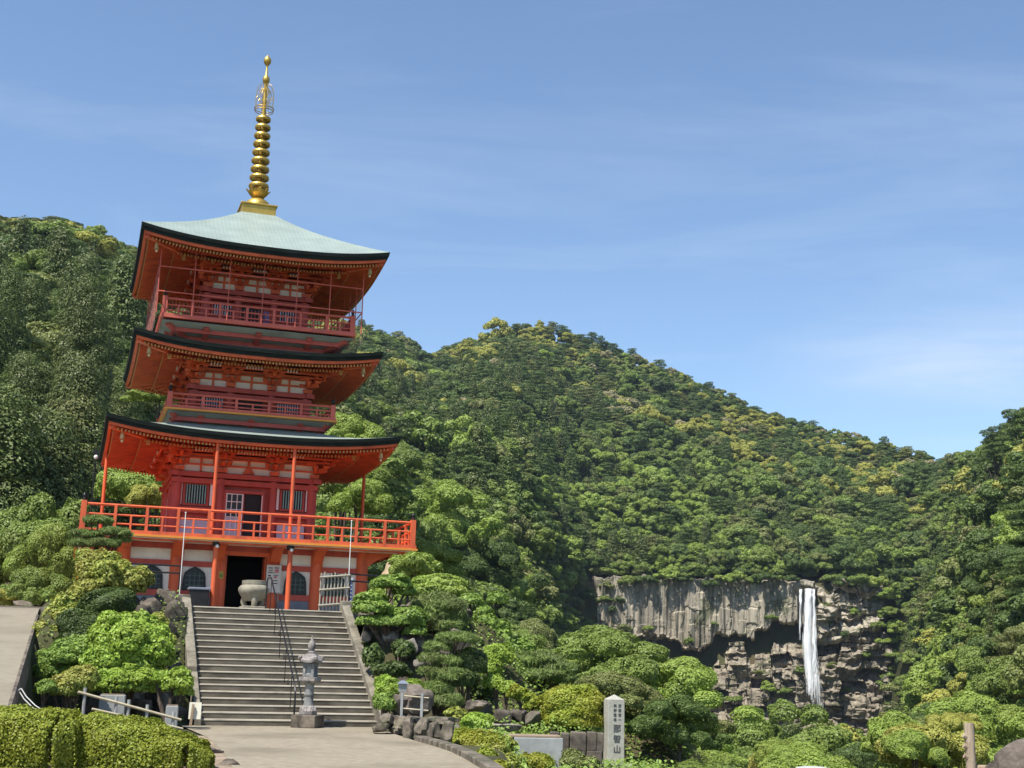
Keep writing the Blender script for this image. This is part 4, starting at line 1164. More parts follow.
mb = MB(); mb.lathe([(0.10, 1.75), (0.11, 1.80), (0.07, 1.83), (0.105, 1.88), (0.115, 1.95), (0.09, 2.03), (0.04, 2.09), (0.02, 2.17), (0.004, 2.21)], n=16); mb.build('jewel', M['lantern_stone'], LN, smooth=True)
LN.scale = (0.82, 0.82, 0.97)
# ------------------------------------------------------------------ things on the terrace
KB = empty('stone_basin', W(-0.42, -9.6, G), PA, 'big pale round stone incense basin in front of the dark doorway', 'incense basin')
mb = MB(); mb.lathe([(0.30, 0.30), (0.34, 0.36), (0.46, 0.50), (0.51, 0.60), (0.51, 0.68), (0.44, 0.76), (0.38, 0.79), (0.30, 0.77)], n=32); mb.build('bowl', M['basin'], KB, smooth=True)
mb = MB(); mb.lathe([(0.36, 0.78), (0.40, 0.80), (0.40, 0.91), (0.34, 0.92), (0.33, 0.80)], n=32); mb.build('rim', M['basin'], KB, smooth=True)
for q in range(3):
    a = q * 2 * math.pi / 3 + 0.52
    mb = MB(); mb.tube([(0.28 * math.cos(a), 0.28 * math.sin(a), 0.42), (0.34 * math.cos(a), 0.34 * math.sin(a), 0.26), (0.27 * math.cos(a), 0.27 * math.sin(a), 0.12)], [0.13, 0.10, 0.09], 10); mb.build('foot', M['basin'], KB, smooth=True)
mb = MB(); mb.box((0, 0, 0.07), (0.80, 0.80, 0.14)); mb.build('base_slab', M['basin'], KB, bevel=0.02)
KB.scale = (0.90, 0.90, 0.97)
# bamboo lattice gate
BG = empty('bamboo_gate', W(1.62, -11.6, G), PA, 'pale bamboo lattice fence panel at the top right of the steps', 'bamboo fence')
for z in (0.18, 0.62, 0.98):
    mb = MB(); mb.tube([(-0.46, -0.02, z - 0.03), (0.42, -0.02, z + 0.07)], 0.03, 8); mb.build('rail', M['grey_bamboo'], BG)
for i in range(9):
    x = -0.42 + i * 0.10
    mb = MB(); mb.tube([(x, 0.03, 0.0), (x + 0.01, 0.03, 1.08 + 0.04 * math.sin(i * 2.1))], 0.022, 8); mb.build('upright', M['grey_bamboo'], BG)
# black railings either side of the stair head
def railing(u0, u1, v0, v1, z0, label, ends):
    t = empty('metal_railing', W(u0, v0, z0), PA, label, 'railing')
    L = u1 - u0; D = v1 - v0
    for z in (0.90, 1.10):
        mb = MB(); mb.tube([(0, 0, z), (L, D, z)], 0.025, 8); mb.build('rail', M['black'], t)
    n = max(2, int(abs(L) / 1.2) + 1)
    for i in range(n):
        k = i / (n - 1)
        mb = MB(); mb.tube([(L * k, D * k, -0.2), (L * k, D * k, 1.12)], 0.03, 8); mb.build('post', M['black'], t)
    return t
railing(-4.1, -2.72, -11.4, -11.4, G, 'black two bar railing left of the stair head above the rubble wall', 1)
railing(2.08, 4.0, -11.4, -10.6, G, 'black two bar railing right of the stair head beside the bamboo fence', 1)
mb = MB(); mb.tube([(0.0, 0, 0), (0.03, 0, 1.9)], 0.018, 8)
for (u, v), lb in (((-2.71, -11.52), 'thin white pole standing on the railing left of the stair head'), ((2.02, -11.52), 'thin white pole standing beside the bamboo fence right of the stair head')):
    zt = 5.53 if u < 0 else 5.58
    mb = MB(); mb.tube([(0, 0, 0), (0, 0, zt - G)], 0.012, 8); mb.tube([(0, 0, zt - G), (0, 0, zt - G + 0.03)], 0.024, 8)
    t = mb.build('white_pole', M['white'], None, loc=W(u, v, G)); tag(t, lb, 'pole')
# notice boards
t = empty('notice_board', W(0.92, -4.22, G), PA, 'pale notice board with dark and pink lines right of the pagoda doorway', 'notice board')
mb = MB(); mb.box((0, 0, 1.30), (0.50, 0.03, 0.92)); mb.build('board', M['paper'], t)
for mat, items in (('ink', [(-0.12, 1.66, 0.15, 0.03), (0.10, 1.67, 0.16, 0.03), (-0.10, 1.58, 0.13, 0.025), (-0.12, 1.51, 0.15, 0.03), (-0.14, 1.40, 0.08, 0.05), (0.08, 1.42, 0.16, 0.02), (0.05, 1.24, 0.18, 0.025), (0.07, 1.15, 0.14, 0.03)]), ('redink', [(0.10, 1.57, 0.13, 0.12), (0.06, 1.36, 0.1, 0.07)]), ('greenink', [(0.0, 1.50, 0.06, 0.03)])):
    mb = MB()
    for x, z, a, b in items: mb.box((x, -0.018, z), (a, 0.006, b))
    mb.build('print_' + {'ink': 'lines', 'redink': 'picture', 'greenink': 'mark'}[mat], M[mat], t)
mb = MB(); mb.box((-0.2, 0.05, 0.42), (0.04, 0.04, 0.86)); mb.box((0.2, 0.05, 0.42), (0.04, 0.04, 0.86)); mb.build('stand', M['wood'], t)
t = empty('yellow_plate', W(-0.83, -4.10, G), PA, 'small yellow plate on the left door post of the pagoda', 'sign')
mb = MB(); mb.box((0, 0, 1.36), (0.17, 0.02, 0.24)); mb.build('plate', M['yellow'], t)
mb = MB(); mb.box((0.015, -0.013, 1.34), (0.09, 0.008, 0.10)); mb.build('print', M['greenink'], t)
t = empty('tall_sign', W(2.14, -11.30, G), PA, 'narrow white upright sign with blue writing beside the bamboo fence', 'sign')
mb = MB(); mb.box((0, 0, 0.66), (0.13, 0.02, 0.66)); mb.box((0, 0, 0.94), (0.2, 0.02, 0.12)); mb.build('board', M['white'], t)
mb = MB()
for i in range(5): mb.box((0, -0.013, 0.84 - i * 0.11), (0.06, 0.006, 0.07))
mb.build('writing', M['blueink'], t)
mb = MB(); mb.box((0, 0.03, 0.2), (0.04, 0.03, 0.6)); mb.build('stake', M['wood'], t)
t = empty('box_bench', W(-1.62, -5.4, G), PA, 'dark grey box standing under the arched window left of the doorway', 'box')
mb = MB(); mb.box((0, 0, 0.38), (0.62, 0.45, 0.76)); mb.build('body', M['black'], t, bevel=0.03)
mb = MB(); mb.box((0, 0, 0.80), (0.70, 0.52, 0.08)); mb.build('lid', M['grey_panel'], t, bevel=0.02)
# bronze lantern right of the pagoda, only its hat shows
bp_ = P(391, 575, 43.5)
t = empty('bronze_lantern', (bp_.x, bp_.y, G), PA, 'old bronze lantern with a bell shaped hat right of the pagoda balcony', 'lantern')
hz = bp_.z - G
mb = MB(); mb.lathe([(0.33, hz), (0.30, hz + 0.06), (0.22, hz + 0.16), (0.18, hz + 0.36), (0.13, hz + 0.42), (0.05, hz + 0.45)], n=20); mb.lathe([(0.02, hz + 0.44), (0.06, hz + 0.50), (0.03, hz + 0.56)], n=10); mb.build('hat', M['bronze'], t, smooth=True)
mb = MB(); mb.lathe([(0.16, hz - 0.4), (0.19, hz - 0.36), (0.19, hz - 0.02), (0.14, hz)], n=6); mb.build('firebox', M['black'], t)
mb = MB(); mb.lathe([(0.3, 0), (0.3, 0.15), (0.12, 0.22), (0.1, hz - 0.5), (0.22, hz - 0.42), (0.2, hz - 0.38)], n=12); mb.build('shaft', M['bronze'], t, smooth=True)
# ------------------------------------------------------------------ rocks
def rock_mesh(size, seed, cuts=3, rough=0.22, flat=0.0):
    bm = bmesh.new(); bmesh.ops.create_cube(bm, size=2)
    bmesh.ops.subdivide_edges(bm, edges=bm.edges, cuts=5, use_grid_fill=True)
    for v in bm.verts:                       # rounded block
        p = v.co; m_ = (abs(p.x) ** 4 + abs(p.y) ** 4 + abs(p.z) ** 4) ** 0.25
        v.co = p / m_ * 0.98
    r = random.Random(seed); off = Vector((r.uniform(0, 99), r.uniform(0, 99), r.uniform(0, 99)))
    planes = [(Vector((r.gauss(0, 1), r.gauss(0, 1), r.gauss(0, 1))).normalized(), r.uniform(0.55, 0.98)) for _ in range(11)]
    for v in bm.verts:
        p = v.co.copy()
        for nrm, dd in planes:
            k = p.dot(nrm) - dd
            if k > 0: p -= nrm * k * 0.95
        p *= 1 + rough * noise.noise(p * 1.4 + off) + rough * 0.4 * noise.noise(p * 4 + off)
        v.co = Vector((p.x * size[0], p.y * size[1], p.z * size[2]))
    return bm
def rocks(name, items, mat, label=None, cat=None, group=None, origin=None):
    """items: (point, size, seed, rz)"""
    bm0 = bmesh.new()
    o0 = Vector(origin) if origin is not None else Vector(items[0][0])
    vs = []; fs = []
    for p, sz, seed, rz in items:
        bm = rock_mesh(sz, seed)
        b = len(vs); R3 = Matrix.Rotation(rz, 3, 'Z')
        for v in bm.verts: vs.append(tuple(R3 @ v.co + Vector(p) - o0))
        for f in bm.faces: fs.append(tuple(b + q.index for q in f.verts))
        bm.free()
    me = bpy.data.meshes.new(name); me.from_pydata(vs, [], fs)
    me.polygons.foreach_set('use_smooth', [True] * len(me.polygons)); me.set_sharp_from_angle(angle=R_(30))
    o = link_mesh(name, me, mat, None, o0)
    return tag(o, label, cat, group)
rng = random.Random(11)
its = []
for i in range(34):
    v = -16.4 + 4.6 * rng.random(); u = rng.uniform(-5.0, -2.85)
    z = 2.93 * sstep(-16.7, -12.4, v)
    its.append((W(u, v, z + 0.05), (rng.uniform(0.16, 0.34), rng.uniform(0.2, 0.34), rng.uniform(0.2, 0.42)), i + 50, rng.uniform(0, 3)))
for i in range(9):
    its.append((W(-5.6 + i * 0.36, -11.95, 2.55), (0.3, 0.28, 0.48), i + 90, rng.uniform(0, 3)))
rocks('rubble_wall', its, M['stone_dark'], 'dark rough rubble wall left of the upper stairs', 'stone wall')
its = []
for i in range(16):
    v = -15.9 + 4.0 * rng.random(); u = rng.uniform(2.35, 5.2)
    its.append((W(u, v, 2.93 * sstep(-16.7, -12.4, v) - 0.1), (rng.uniform(0.25, 0.5), rng.uniform(0.25, 0.4), rng.uniform(0.3, 0.6)), i + 150, rng.uniform(0, 3)))
rocks('rubble_bank', its, M['stone_dark'], 'dark rubble bank under the cloud pruned tree right of the steps', 'stone wall')
for i, (a, b, Y, sx, sz) in enumerate(((366, 637, 36.2, 0.16, 0.17), (391, 638, 36.2, 0.22, 0.2), (411, 645, 35.8, 0.2, 0.22), (404, 655, 35.5, 0.15, 0.14), (421, 663, 35, 0.13, 0.13))):
    rocks('pale_rock', [(P(a, b, Y), (sx, 0.2, sz), 200 + i, i)], M['pale_stone'], ['pale rock under the cloud pruned tree next to the sloping kerb', 'pale pointed rock below the middle of the cloud pruned tree', 'pale leaning rock right below the cloud pruned tree', 'small pale rock in the shade under the cloud pruned tree', 'lowest small pale rock by the layered pine'][i], 'rock', 'pale rocks under the pruned tree')
# low wall at the foot of the right kerb
def gpt(px_, py_, z=0.012):
    d = P(px_, py_, 1.0) - EYE
    return EYE + d * ((z - EYE.z) / d.z)
its = []
def block(xl, xr, yt, yb, seed, deep=0.3, ybase=None):
    b = gpt((xl + xr) / 2, ybase or yb); Y = b.y + deep * 0.6
    c = P((xl + xr) / 2, (yt + yb) / 2, Y)
    its.append((c, ((xr - xl) / 2 * Y / FPX * 1.15, deep, (yb - yt) / 2 * Y / FPX * 1.2), seed, 0.1))
for q in ((374, 388, 723, 732, 1), (388, 402, 724, 733, 2), (380, 394, 715, 725, 3), (393, 406, 717, 727, 4), (404, 416, 719, 738, 5), (415, 427, 719, 739, 6), (427, 440, 725, 742, 7), (440, 453, 724, 744, 8), (453, 464, 726, 741, 9)): block(*q, ybase=max(q[3], 734 if q[4] < 5 else q[3]))
its += [(P(x, 720, 30.6 - k * 0.3), (0.28, 0.26, 0.09), 20 + k, 0.2) for k, x in enumerate((411, 424, 438, 447))]
rocks('stone_wall', its, M['rock'], 'low curved stone wall at the right foot of the steps', 'stone wall')
rocks('brown_boulder', [(P(414, 700, 31), (0.40, 0.36, 0.34), 31, 0.3), (P(402, 703, 31), (0.25, 0.3, 0.26), 33, 0.8)], M['boulder'], 'brown boulder behind the little white fence', 'boulder')
rocks('kerb_stone', [(gpt(228, 764, 0.02), (0.22, 0.10, 0.08), 71, 0.5), (gpt(215, 752, 0.02), (0.16, 0.09, 0.07), 72, 0.9)], M['stone_dark'], 'dark kerb stones at the right end of the hedge', 'kerb stone')
# curb along the plaza edge
for i, (p, q) in enumerate(zip(curb_pts[2:-1], curb_pts[3:])):
    pass
mb = MB()
cp = curb_pts[2:]
for p, q in zip(cp[:-1], cp[1:]):
    n = max(1, int((q - p).length / 0.55))
    for k in range(n):
        a = p.lerp(q, k / n); b = p.lerp(q, (k + 0.94) / n)
        mb.bar(a + Vector((0.12, 0, 0.03)), b + Vector((0.12, 0, 0.03)), 0.24, 0.16)
o = mb.build('plaza_kerb', M['rock'], None, bevel=0.02); tag(o, 'stone kerb bordering the forecourt on the right', 'kerb', kind='structure')
# little white fence and garden lamp
f0 = P(400, 711, 29.6)
t = empty('white_fence', f0, R_(6), 'little pale two rail fence in front of the brown boulder', 'fence')
for z in (0.06, 0.33): 
    mb = MB(); mb.tube([(0, 0, z), (0.62, 0, z - 0.04)], 0.016, 8); mb.build('rail', M['bamboo'], t)
for x in (0.03, 0.47):
    mb = MB(); mb.box((x, 0, 0.14), (0.055, 0.055, 0.52)); mb.build('post', M['cement'], t)
lp = P(401.5, 716, 29.9)
t = empty('garden_lamp', lp, 0.2, 'small garden lamp with a peaked cap among the bright azaleas', 'garden lamp')
mb = MB(); mb.tube([(0, 0, 0), (0, 0, 0.52)], 0.025, 8); mb.build('post', M['black'], t)
mb = MB(); mb.box((0, 0, 0.61), (0.15, 0.15, 0.18), taper=1.15); mb.build('lamp_box', M['cement'], t)
mb = MB(); mb.box((0, 0, 0.735), (0.25, 0.25, 0.07), taper=0.3); mb.build('cap', M['grey_panel'], t)
# stone retaining wall and concrete block in front of the big azalea
mb = MB(); rw_ = random.Random(3)
for row, (yc, hh) in enumerate(((742, 0.42), (760, 0.42))):
    xl = 549 - row * 4
    while xl < 598:
        wpx = min(rw_.uniform(9, 17), 604 - xl); c = P(xl + wpx / 2, yc, 30.4)
        rot = Matrix.Rotation(rw_.uniform(-0.06, 0.06), 3, 'Z') @ Matrix.Rotation(rw_.uniform(-0.05, 0.05), 3, 'Y')
        mb.box((c.x, 30.4 + rw_.uniform(-0.04, 0.04), c.z + rw_.uniform(-0.02, 0.03)), (wpx * 30.4 / FPX - 0.015, 0.4, hh), rot=rot, taper=0.93)
        xl += wpx
o = mb.build('retaining_wall', M['stone_dark'], None, bevel=0.03)
tag(o, 'dark stone retaining wall under the big round azalea', 'stone wall')
bq = P(538, 753, 29.2)
t = empty('concrete_block', bq, R_(4), 'pale grey concrete block left of the dark retaining wall', 'concrete block')
mb = MB(); mb.box((0, 0.15, -0.05), (1.06, 0.5, 0.74)); mb.build('block', M['cement'], t, bevel=0.015)
mb = MB(); mb.box((-0.12, 0.2, 0.345), (1.2, 0.55, 0.05)); mb.build('top_slab', M['soil'], t, bevel=0.01)
its = [(P(478, 706, 31.5), (0.30, 0.3, 0.13), 401, 0), (P(500, 718, 32.2), (0.30, 0.3, 0.20), 402, 0), (P(517, 717, 32.3), (0.22, 0.3, 0.17), 403, 1), (P(500, 728, 30.5), (0.5, 0.3, 0.10), 404, 0), (P(533, 719, 32), (0.18, 0.25, 0.22), 405, 0)]
rocks('garden_rocks', its[:3], M['stone_dark'], 'dark overhanging garden rock with a shaded hollow right of the layered pine', 'rock')
rocks('pale_rock', its[3:4], M['pale_stone'], 'low flat pale rock above the concrete block', 'rock')
rocks('garden_rock', its[4:], M['rock'], 'leaning rock left of the big round azalea', 'rock')
# ------------------------------------------------------------------ inscribed stone pillar
mk = empty('stone_marker', (2.60, 31.7, -0.70), R_(11), 'pale square stone pillar with carved black writing right of the big azalea', 'stone pillar')
mb = MB(); mb.box((0, 0, 0.03), (0.74, 0.66, 0.14)); mb.build('plinth', M['granite'], mk, bevel=0.015)
mb = MB(); mb.box((0, 0, 0.10 + 0.72), (0.40, 0.40, 1.44)); 
hw_, hd_ = 0.20, 0.20
mb.add([(-hw_, -hd_, 1.54), (hw_, -hd_, 1.54), (hw_, hd_, 1.54), (-hw_, hd_, 1.54), (0, 0, 1.66)], [(0, 1, 4), (1, 2, 4), (2, 3, 4), (3, 0, 4)])
mb.build('shaft', M['granite'], mk, bevel=0.012)
def text_part(body, size, loc, rot, mat, parent, name, ext=0.004, bold=0.0):
    cu = bpy.data.curves.new(name, 'FONT'); cu.body = body; cu.size = size; cu.extrude = ext; cu.offset = bold
    cu.align_x = 'CENTER'; cu.align_y = 'CENTER'
    to = bpy.data.objects.new(name, cu); COL.objects.link(to)
    bpy.context.view_layer.update()
    me = bpy.data.meshes.new_from_object(to.evaluated_get(bpy.context.evaluated_depsgraph_get()))
    bpy.data.objects.remove(to)
    o = link_mesh(name, me, mat, parent); me.name = name
    o.location = loc; o.rotation_euler = rot
    return o
rx = (math.pi / 2, 0, 0)
for i, ch in enumerate('那智山'): text_part(ch, 0.185, (0.02, -hd_ - 0.004, 0.88 - i * 0.235), rx, M['carving'], mk, 'carved_character', bold=0.004)
for i, ch in enumerate('西国第一'): text_part(ch, 0.078, (0.08, -hd_ - 0.004, 1.40 - i * 0.105), rx, M['carving'], mk, 'carved_character')
for i, ch in enumerate('熊野霊場'): text_part(ch, 0.078, (-0.035, -hd_ - 0.004, 1.40 - i * 0.105), rx, M['carving'], mk, 'carved_character')
# ------------------------------------------------------------------ right foreground: log post, boulder
rocks('big_boulder', [(P(1020, 791, 12.0), (0.41, 0.42, 0.45), 501, 0.4)], M['boulder'], 'rounded brown boulder in the bottom right corner', 'boulder')
pp = P(972, 790, 12.4)
t = empty('log_post', (pp.x, pp.y, 0), 0, 'peeled log post with stubs near the bottom right corner', 'post')
ph = P(972, 723, 12.4).z
mb = MB(); mb.tube([(0, 0, -0.1), (0.004, 0, ph * 0.5), (0, 0, ph)], [0.05, 0.046, 0.045], 14); mb.build('post', M['pole_wood'], t, smooth=True)
for z in (ph - 0.11, ph - 0.2, ph - 0.29):
    mb = MB(); mb.tube([(-0.02, -0.01, z - 0.02), (-0.062, -0.015, z)], [0.025, 0.022], 8); mb.build('stub', M['pole_wood'], t, smooth=True)
mb = MB(); mb.tube([(0.0, 0.02, ph - 0.40), (0.9, 0.1, ph - 0.40)], 0.03, 10); mb.build('cross_rail', M['wood'], t, smooth=True)
# ------------------------------------------------------------------ left bank furniture
fa, fb = P(78, 692, 27.5), P(181, 720, 28.5)
t = empty('bamboo_rail', fa, 0, 'long bamboo rail on short posts below the bright green dome bush', 'fence')
d = fb - fa
mb = MB(); mb.tube([(0, 0, 0), d], 0.028, 8); mb.build('rail', M['bamboo'], t, smooth=True)
mb = MB(); mb.tube([(0.3, 0.05, -0.33), d + Vector((0.05, 0, -0.18))], 0.024, 8); mb.build('lower_rail', M['bamboo'], t, smooth=True)
for k in (0.06, 0.36, 0.48, 0.66, 0.92):
    q = d * k
    mb = MB(); mb.tube([q + Vector((0, 0.03, -0.42)), q + Vector((0, 0.03, 0.12))], 0.035, 8); mb.build('post', M['cement'], t)
for (xl, xr, yt, yb, Y, lb) in ((99, 124, 696, 714, 29.5, 'grey concrete trough under the dome bush behind the bamboo rail'), (165, 177, 707, 725, 29.2, 'small grey concrete block behind the right end of the bamboo rail')):
    c = P((xl + xr) / 2, yb, Y); wd = (xr - xl) * Y / FPX; h = (yb - yt) * Y / FPX
    t = empty('concrete_trough', c, 0.2, lb, 'trough', 'concrete troughs behind the bamboo rail')
    mb = MB(); mb.box((0, 0, h / 2 - 0.1), (wd, 0.32, h + 0.2), taper=0.95); mb.build('body', M['cement'], t, bevel=0.015)
    mb = MB(); mb.box((0, 0, h + 0.01), (wd * 0.86, 0.24, 0.02)); mb.build('soil_fill', M['soil'], t)
c = P(193, 724, 29.5)
t = empty('cream_board', c, 0.15, 'cream board leaning against the left foot of the steps behind a brown stake', 'board')
mb = MB(); mb.box((0.02, 0.04, 0.28), (0.26, 0.03, 0.36), rot=Matrix.Rotation(-0.12, 3, 'X')); mb.build('board', M['cream'], t)
mb = MB(); mb.bar((-0.05, -0.04, -0.05), (-0.02, -0.02, 0.42), 0.055, 0.055); mb.build('stake', M['wood'], t)
# ramp retaining kerb
mb = MB()
for k in range(12):
    va, vb_ = -29 + k * 1.6, -29 + (k + 1) * 1.6 - 0.01
    if va > -9: break
    def rz_(v): return 2.93 * min(1, max(0, (v + 31) / 24.0)) + 0.05
    vs = []
    for v in (va, vb_):
        for uu, zz in ((-6.42, rz_(v)), (-6.36, rz_(v)), (-6.16, rz_(v) - 1.6), (-6.42, rz_(v) - 1.6)): vs.append(W(uu, v, zz))
    mb.add(vs, [(0, 1, 2, 3), (7, 6, 5, 4), (0, 4, 5, 1), (1, 5, 6, 2), (2, 6, 7, 3), (3, 7, 4, 0)])
o = mb.build('ramp_kerb', M['stone_dark'], None); tag(o, 'concrete retaining kerb along the right side of the ramp', 'kerb', kind='structure')
mb = MB()
for off in (0, 2.5):
    pts = [P(x + off * 0.9, y - off, Y) for x, y, Y in ((13, 694, 24), (19, 691, 24.3), (24, 699, 23.6), (33, 708, 23.2), (43, 714.5, 23), (55, 719, 22.8))]
    mb.tube(pts, 0.010, 8)
o = mb.build('white_pipe', M['hose'], None, smooth=True); tag(o, 'pair of white pipes curling round the foot of the ramp kerb', 'pipe')
# floodlight left of the pagoda
fl = P(96, 457, 52)
t = empty('floodlight', fl, 0.3, 'small white floodlight on a thin pole left of the lowest roof', 'floodlight')
mb = MB(); mb.lathe([(0.02, -0.09), (0.07, -0.06), (0.09, 0.0), (0.06, 0.07), (0.01, 0.09)], n=12); mb.build('lamp_globe', M['lamp_white'], t, smooth=True)
mb = MB(); mb.tube([(0, 0.05, -6.5), (0, 0.05, 0.25)], 0.03, 8); mb.build('pole', M['black'], t)
mb = MB(); mb.box((-0.02, 0.05, 0.22), (0.22, 0.12, 0.16)); mb.build('housing', M['black'], t)
# white car on the lane below, only its roof shows between the leaves
cpos = P(813, 769, 46)
t = empty('parked_car', (cpos.x, cpos.y, cpos.z - 1.42), R_(74), 'white car roof just showing behind the leaves at the bottom edge', 'car')
mb = MB(); mb.prism([(-2.0, 0.25), (2.0, 0.25), (2.05, 0.7), (1.9, 0.85), (0.95, 0.95), (-1.9, 0.98), (-2.05, 0.7)], (0, -0.82, 0), (1, 0, 0), (0, 0, 1), (0, 1.64, 0)); body = mb.build('body', M['car'], t, bevel=0.05)
mb = MB(); mb.prism([(-1.75, 0.97), (0.95, 0.95), (0.35, 1.40), (-0.2, 1.45), (-1.35, 1.42)], (0, -0.74, 0), (1, 0, 0), (0, 0, 1), (0, 1.48, 0)); mb.build('cabin', M['glass'], t, bevel=0.04)
mb = MB(); mb.prism([(-0.70, 1.36), (0.70, 1.36), (0.55, 1.45), (0.28, 1.495), (-0.28, 1.495), (-0.55, 1.45)], (-1.3, 0, 0), (0, 1, 0), (0, 0, 1), (1.6, 0, 0)); mb.build('car_roof', M['car'], t, bevel=0.02)
for sx in (-1.25, 1.3):
    for sy in (-0.78, 0.78):
        mb = MB(); mb.tube([(sx, sy - 0.1, 0.31), (sx, sy + 0.1, 0.31)], 0.31, 18); wl = mb.build('wheel', M['black'], t)
        mb = MB(); mb.tube([(sx, sy - 0.11, 0.31), (sx, sy + 0.11, 0.31)], 0.19, 14); mb.build('rim', M['cement'], wl)
for sy in (-0.6, 0.6):
    mb = MB(); mb.box((2.02, sy, 0.68), (0.06, 0.34, 0.14)); mb.build('headlight', M['lamp_white'], t, bevel=0.02)
# ------------------------------------------------------------------ foliage
L = {}
L['dark'] = leaf_mat('leaf_dark_green', (0.079, 0.128, 0.033), (0.141, 0.204, 0.049), (0.101, 0.151, 0.043), nscale=0.3)
L['mid'] = leaf_mat('leaf_mid_green', (0.154, 0.225, 0.048), (0.251, 0.337, 0.072), (0.194, 0.251, 0.057), nscale=0.3)
L['olive'] = leaf_mat('leaf_olive', (0.15, 0.185, 0.055), (0.27, 0.305, 0.09), (0.20, 0.215, 0.075), nscale=0.3)
L['bright'] = leaf_mat('leaf_bright_green', (0.220, 0.316, 0.059), (0.342, 0.448, 0.090), (0.262, 0.331, 0.068), nscale=0.3)
L['yellow'] = leaf_mat('leaf_fresh_yellow', (0.327, 0.342, 0.070), (0.483, 0.478, 0.110), (0.340, 0.340, 0.080), nscale=0.3)
L['pale'] = leaf_mat('leaf_pale_bloom', (0.336, 0.300, 0.156), (0.504, 0.432, 0.240), (0.300, 0.288, 0.144), nscale=0.3)
L['azalea'] = leaf_mat('leaf_clipped_azalea', (0.161, 0.230, 0.025), (0.380, 0.425, 0.052), (0.276, 0.287, 0.034), nscale=1.4)
L['lime'] = leaf_mat('leaf_lime', (0.199, 0.323, 0.037), (0.397, 0.546, 0.087), (0.273, 0.373, 0.056), nscale=1.4)
L['hedge'] = leaf_mat('leaf_hedge', (0.13, 0.18, 0.02), (0.36, 0.40, 0.05), (0.24, 0.27, 0.03), nscale=1.8)
L['yellowish'] = leaf_mat('leaf_yellowish_bush', (0.164, 0.228, 0.037), (0.455, 0.481, 0.101), (0.329, 0.329, 0.076), nscale=1.2)
L['pine'] = leaf_mat('pine_needles', (0.104, 0.163, 0.039), (0.234, 0.312, 0.081), (0.156, 0.195, 0.058), nscale=1.2, transl=0.15)
L['cloud'] = leaf_mat('leaf_cloud_pruned', (0.138, 0.227, 0.044), (0.303, 0.427, 0.080), (0.193, 0.289, 0.055), nscale=1.4)
L['cedar'] = leaf_mat('cedar_foliage', (0.077, 0.112, 0.034), (0.162, 0.204, 0.054), (0.116, 0.143, 0.044), nscale=0.35, transl=0.12)
L['darkshrub'] = leaf_mat('leaf_dark_shrub', (0.048, 0.082, 0.024), (0.132, 0.192, 0.046), (0.084, 0.120, 0.034), nscale=1.4)

def leaf_mesh(name, pos, nrm, size, asp, rng, mat, along=None):
    """a mesh of pointed leaf faces at pos, facing nrm; along gives the growing direction"""
    n = len(pos)
    nrm = nrm / np.maximum(1e-6, np.linalg.norm(nrm, axis=1))[:, None]
    t = rng.normal(size=(n, 3)) if along is None else along + rng.normal(size=(n, 3)) * 0.35
    t -= nrm * np.sum(t * nrm, axis=1)[:, None]
    t /= np.maximum(1e-6, np.linalg.norm(t, axis=1))[:, None]
    b = np.cross(nrm, t)
    sz = (size * rng.uniform(0.65, 1.3, n))[:, None]
    fold = nrm * sz * 0.18
    v = np.empty((n, 4, 3), dtype=np.float32)
    v[:, 0] = pos - t * sz; v[:, 1] = pos + b * sz * asp + fold; v[:, 2] = pos + t * sz; v[:, 3] = pos - b * sz * asp + fold
    me = bpy.data.meshes.new(name)
    me.vertices.add(n * 4); me.vertices.foreach_set('co', v.ravel())
    me.loops.add(n * 4); me.loops.foreach_set('vertex_index', np.arange(n * 4, dtype=np.int32))
    me.polygons.add(n); me.polygons.foreach_set('loop_start', np.arange(0, n * 4, 4, dtype=np.int32))
    me.update(calc_edges=True)
    if mat is not None: me.materials.append(mat)
    return me
def dirs(rng, n, zmin=-1.0):
    z = rng.uniform(zmin, 1, n); a = rng.uniform(0, 2 * np.pi, n); r = np.sqrt(1 - z * z)
    return np.stack([r * np.cos(a), r * np.sin(a), z], 1)
def lump_leaves(rng, c, rad, n, zmin=-0.5, bump=0.12, jit=0.5, inner=0.8):
    d = dirs(rng, n, zmin)
    ph = rng.uniform(0, 6.28, 6); fr = rng.uniform(2.2, 5.5, (6, 3)) * rng.choice([-1, 1], (6, 3))
    w_ = np.mean([np.sin(d @ fr[k] + ph[k]) for k in range(6)], axis=0) * 2.0
    rr_ = (1 + bump * w_) * rng.uniform(inner, 1.04, n) ** 0.6
    pos = np.asarray(c) + d * rr_[:, None] * np.asarray(rad)
    nr = d / np.asarray(rad); nr /= np.linalg.norm(nr, axis=1)[:, None]
    return pos, nr + rng.normal(size=(n, 3)) * jit + np.array([0, 0, 0.25])
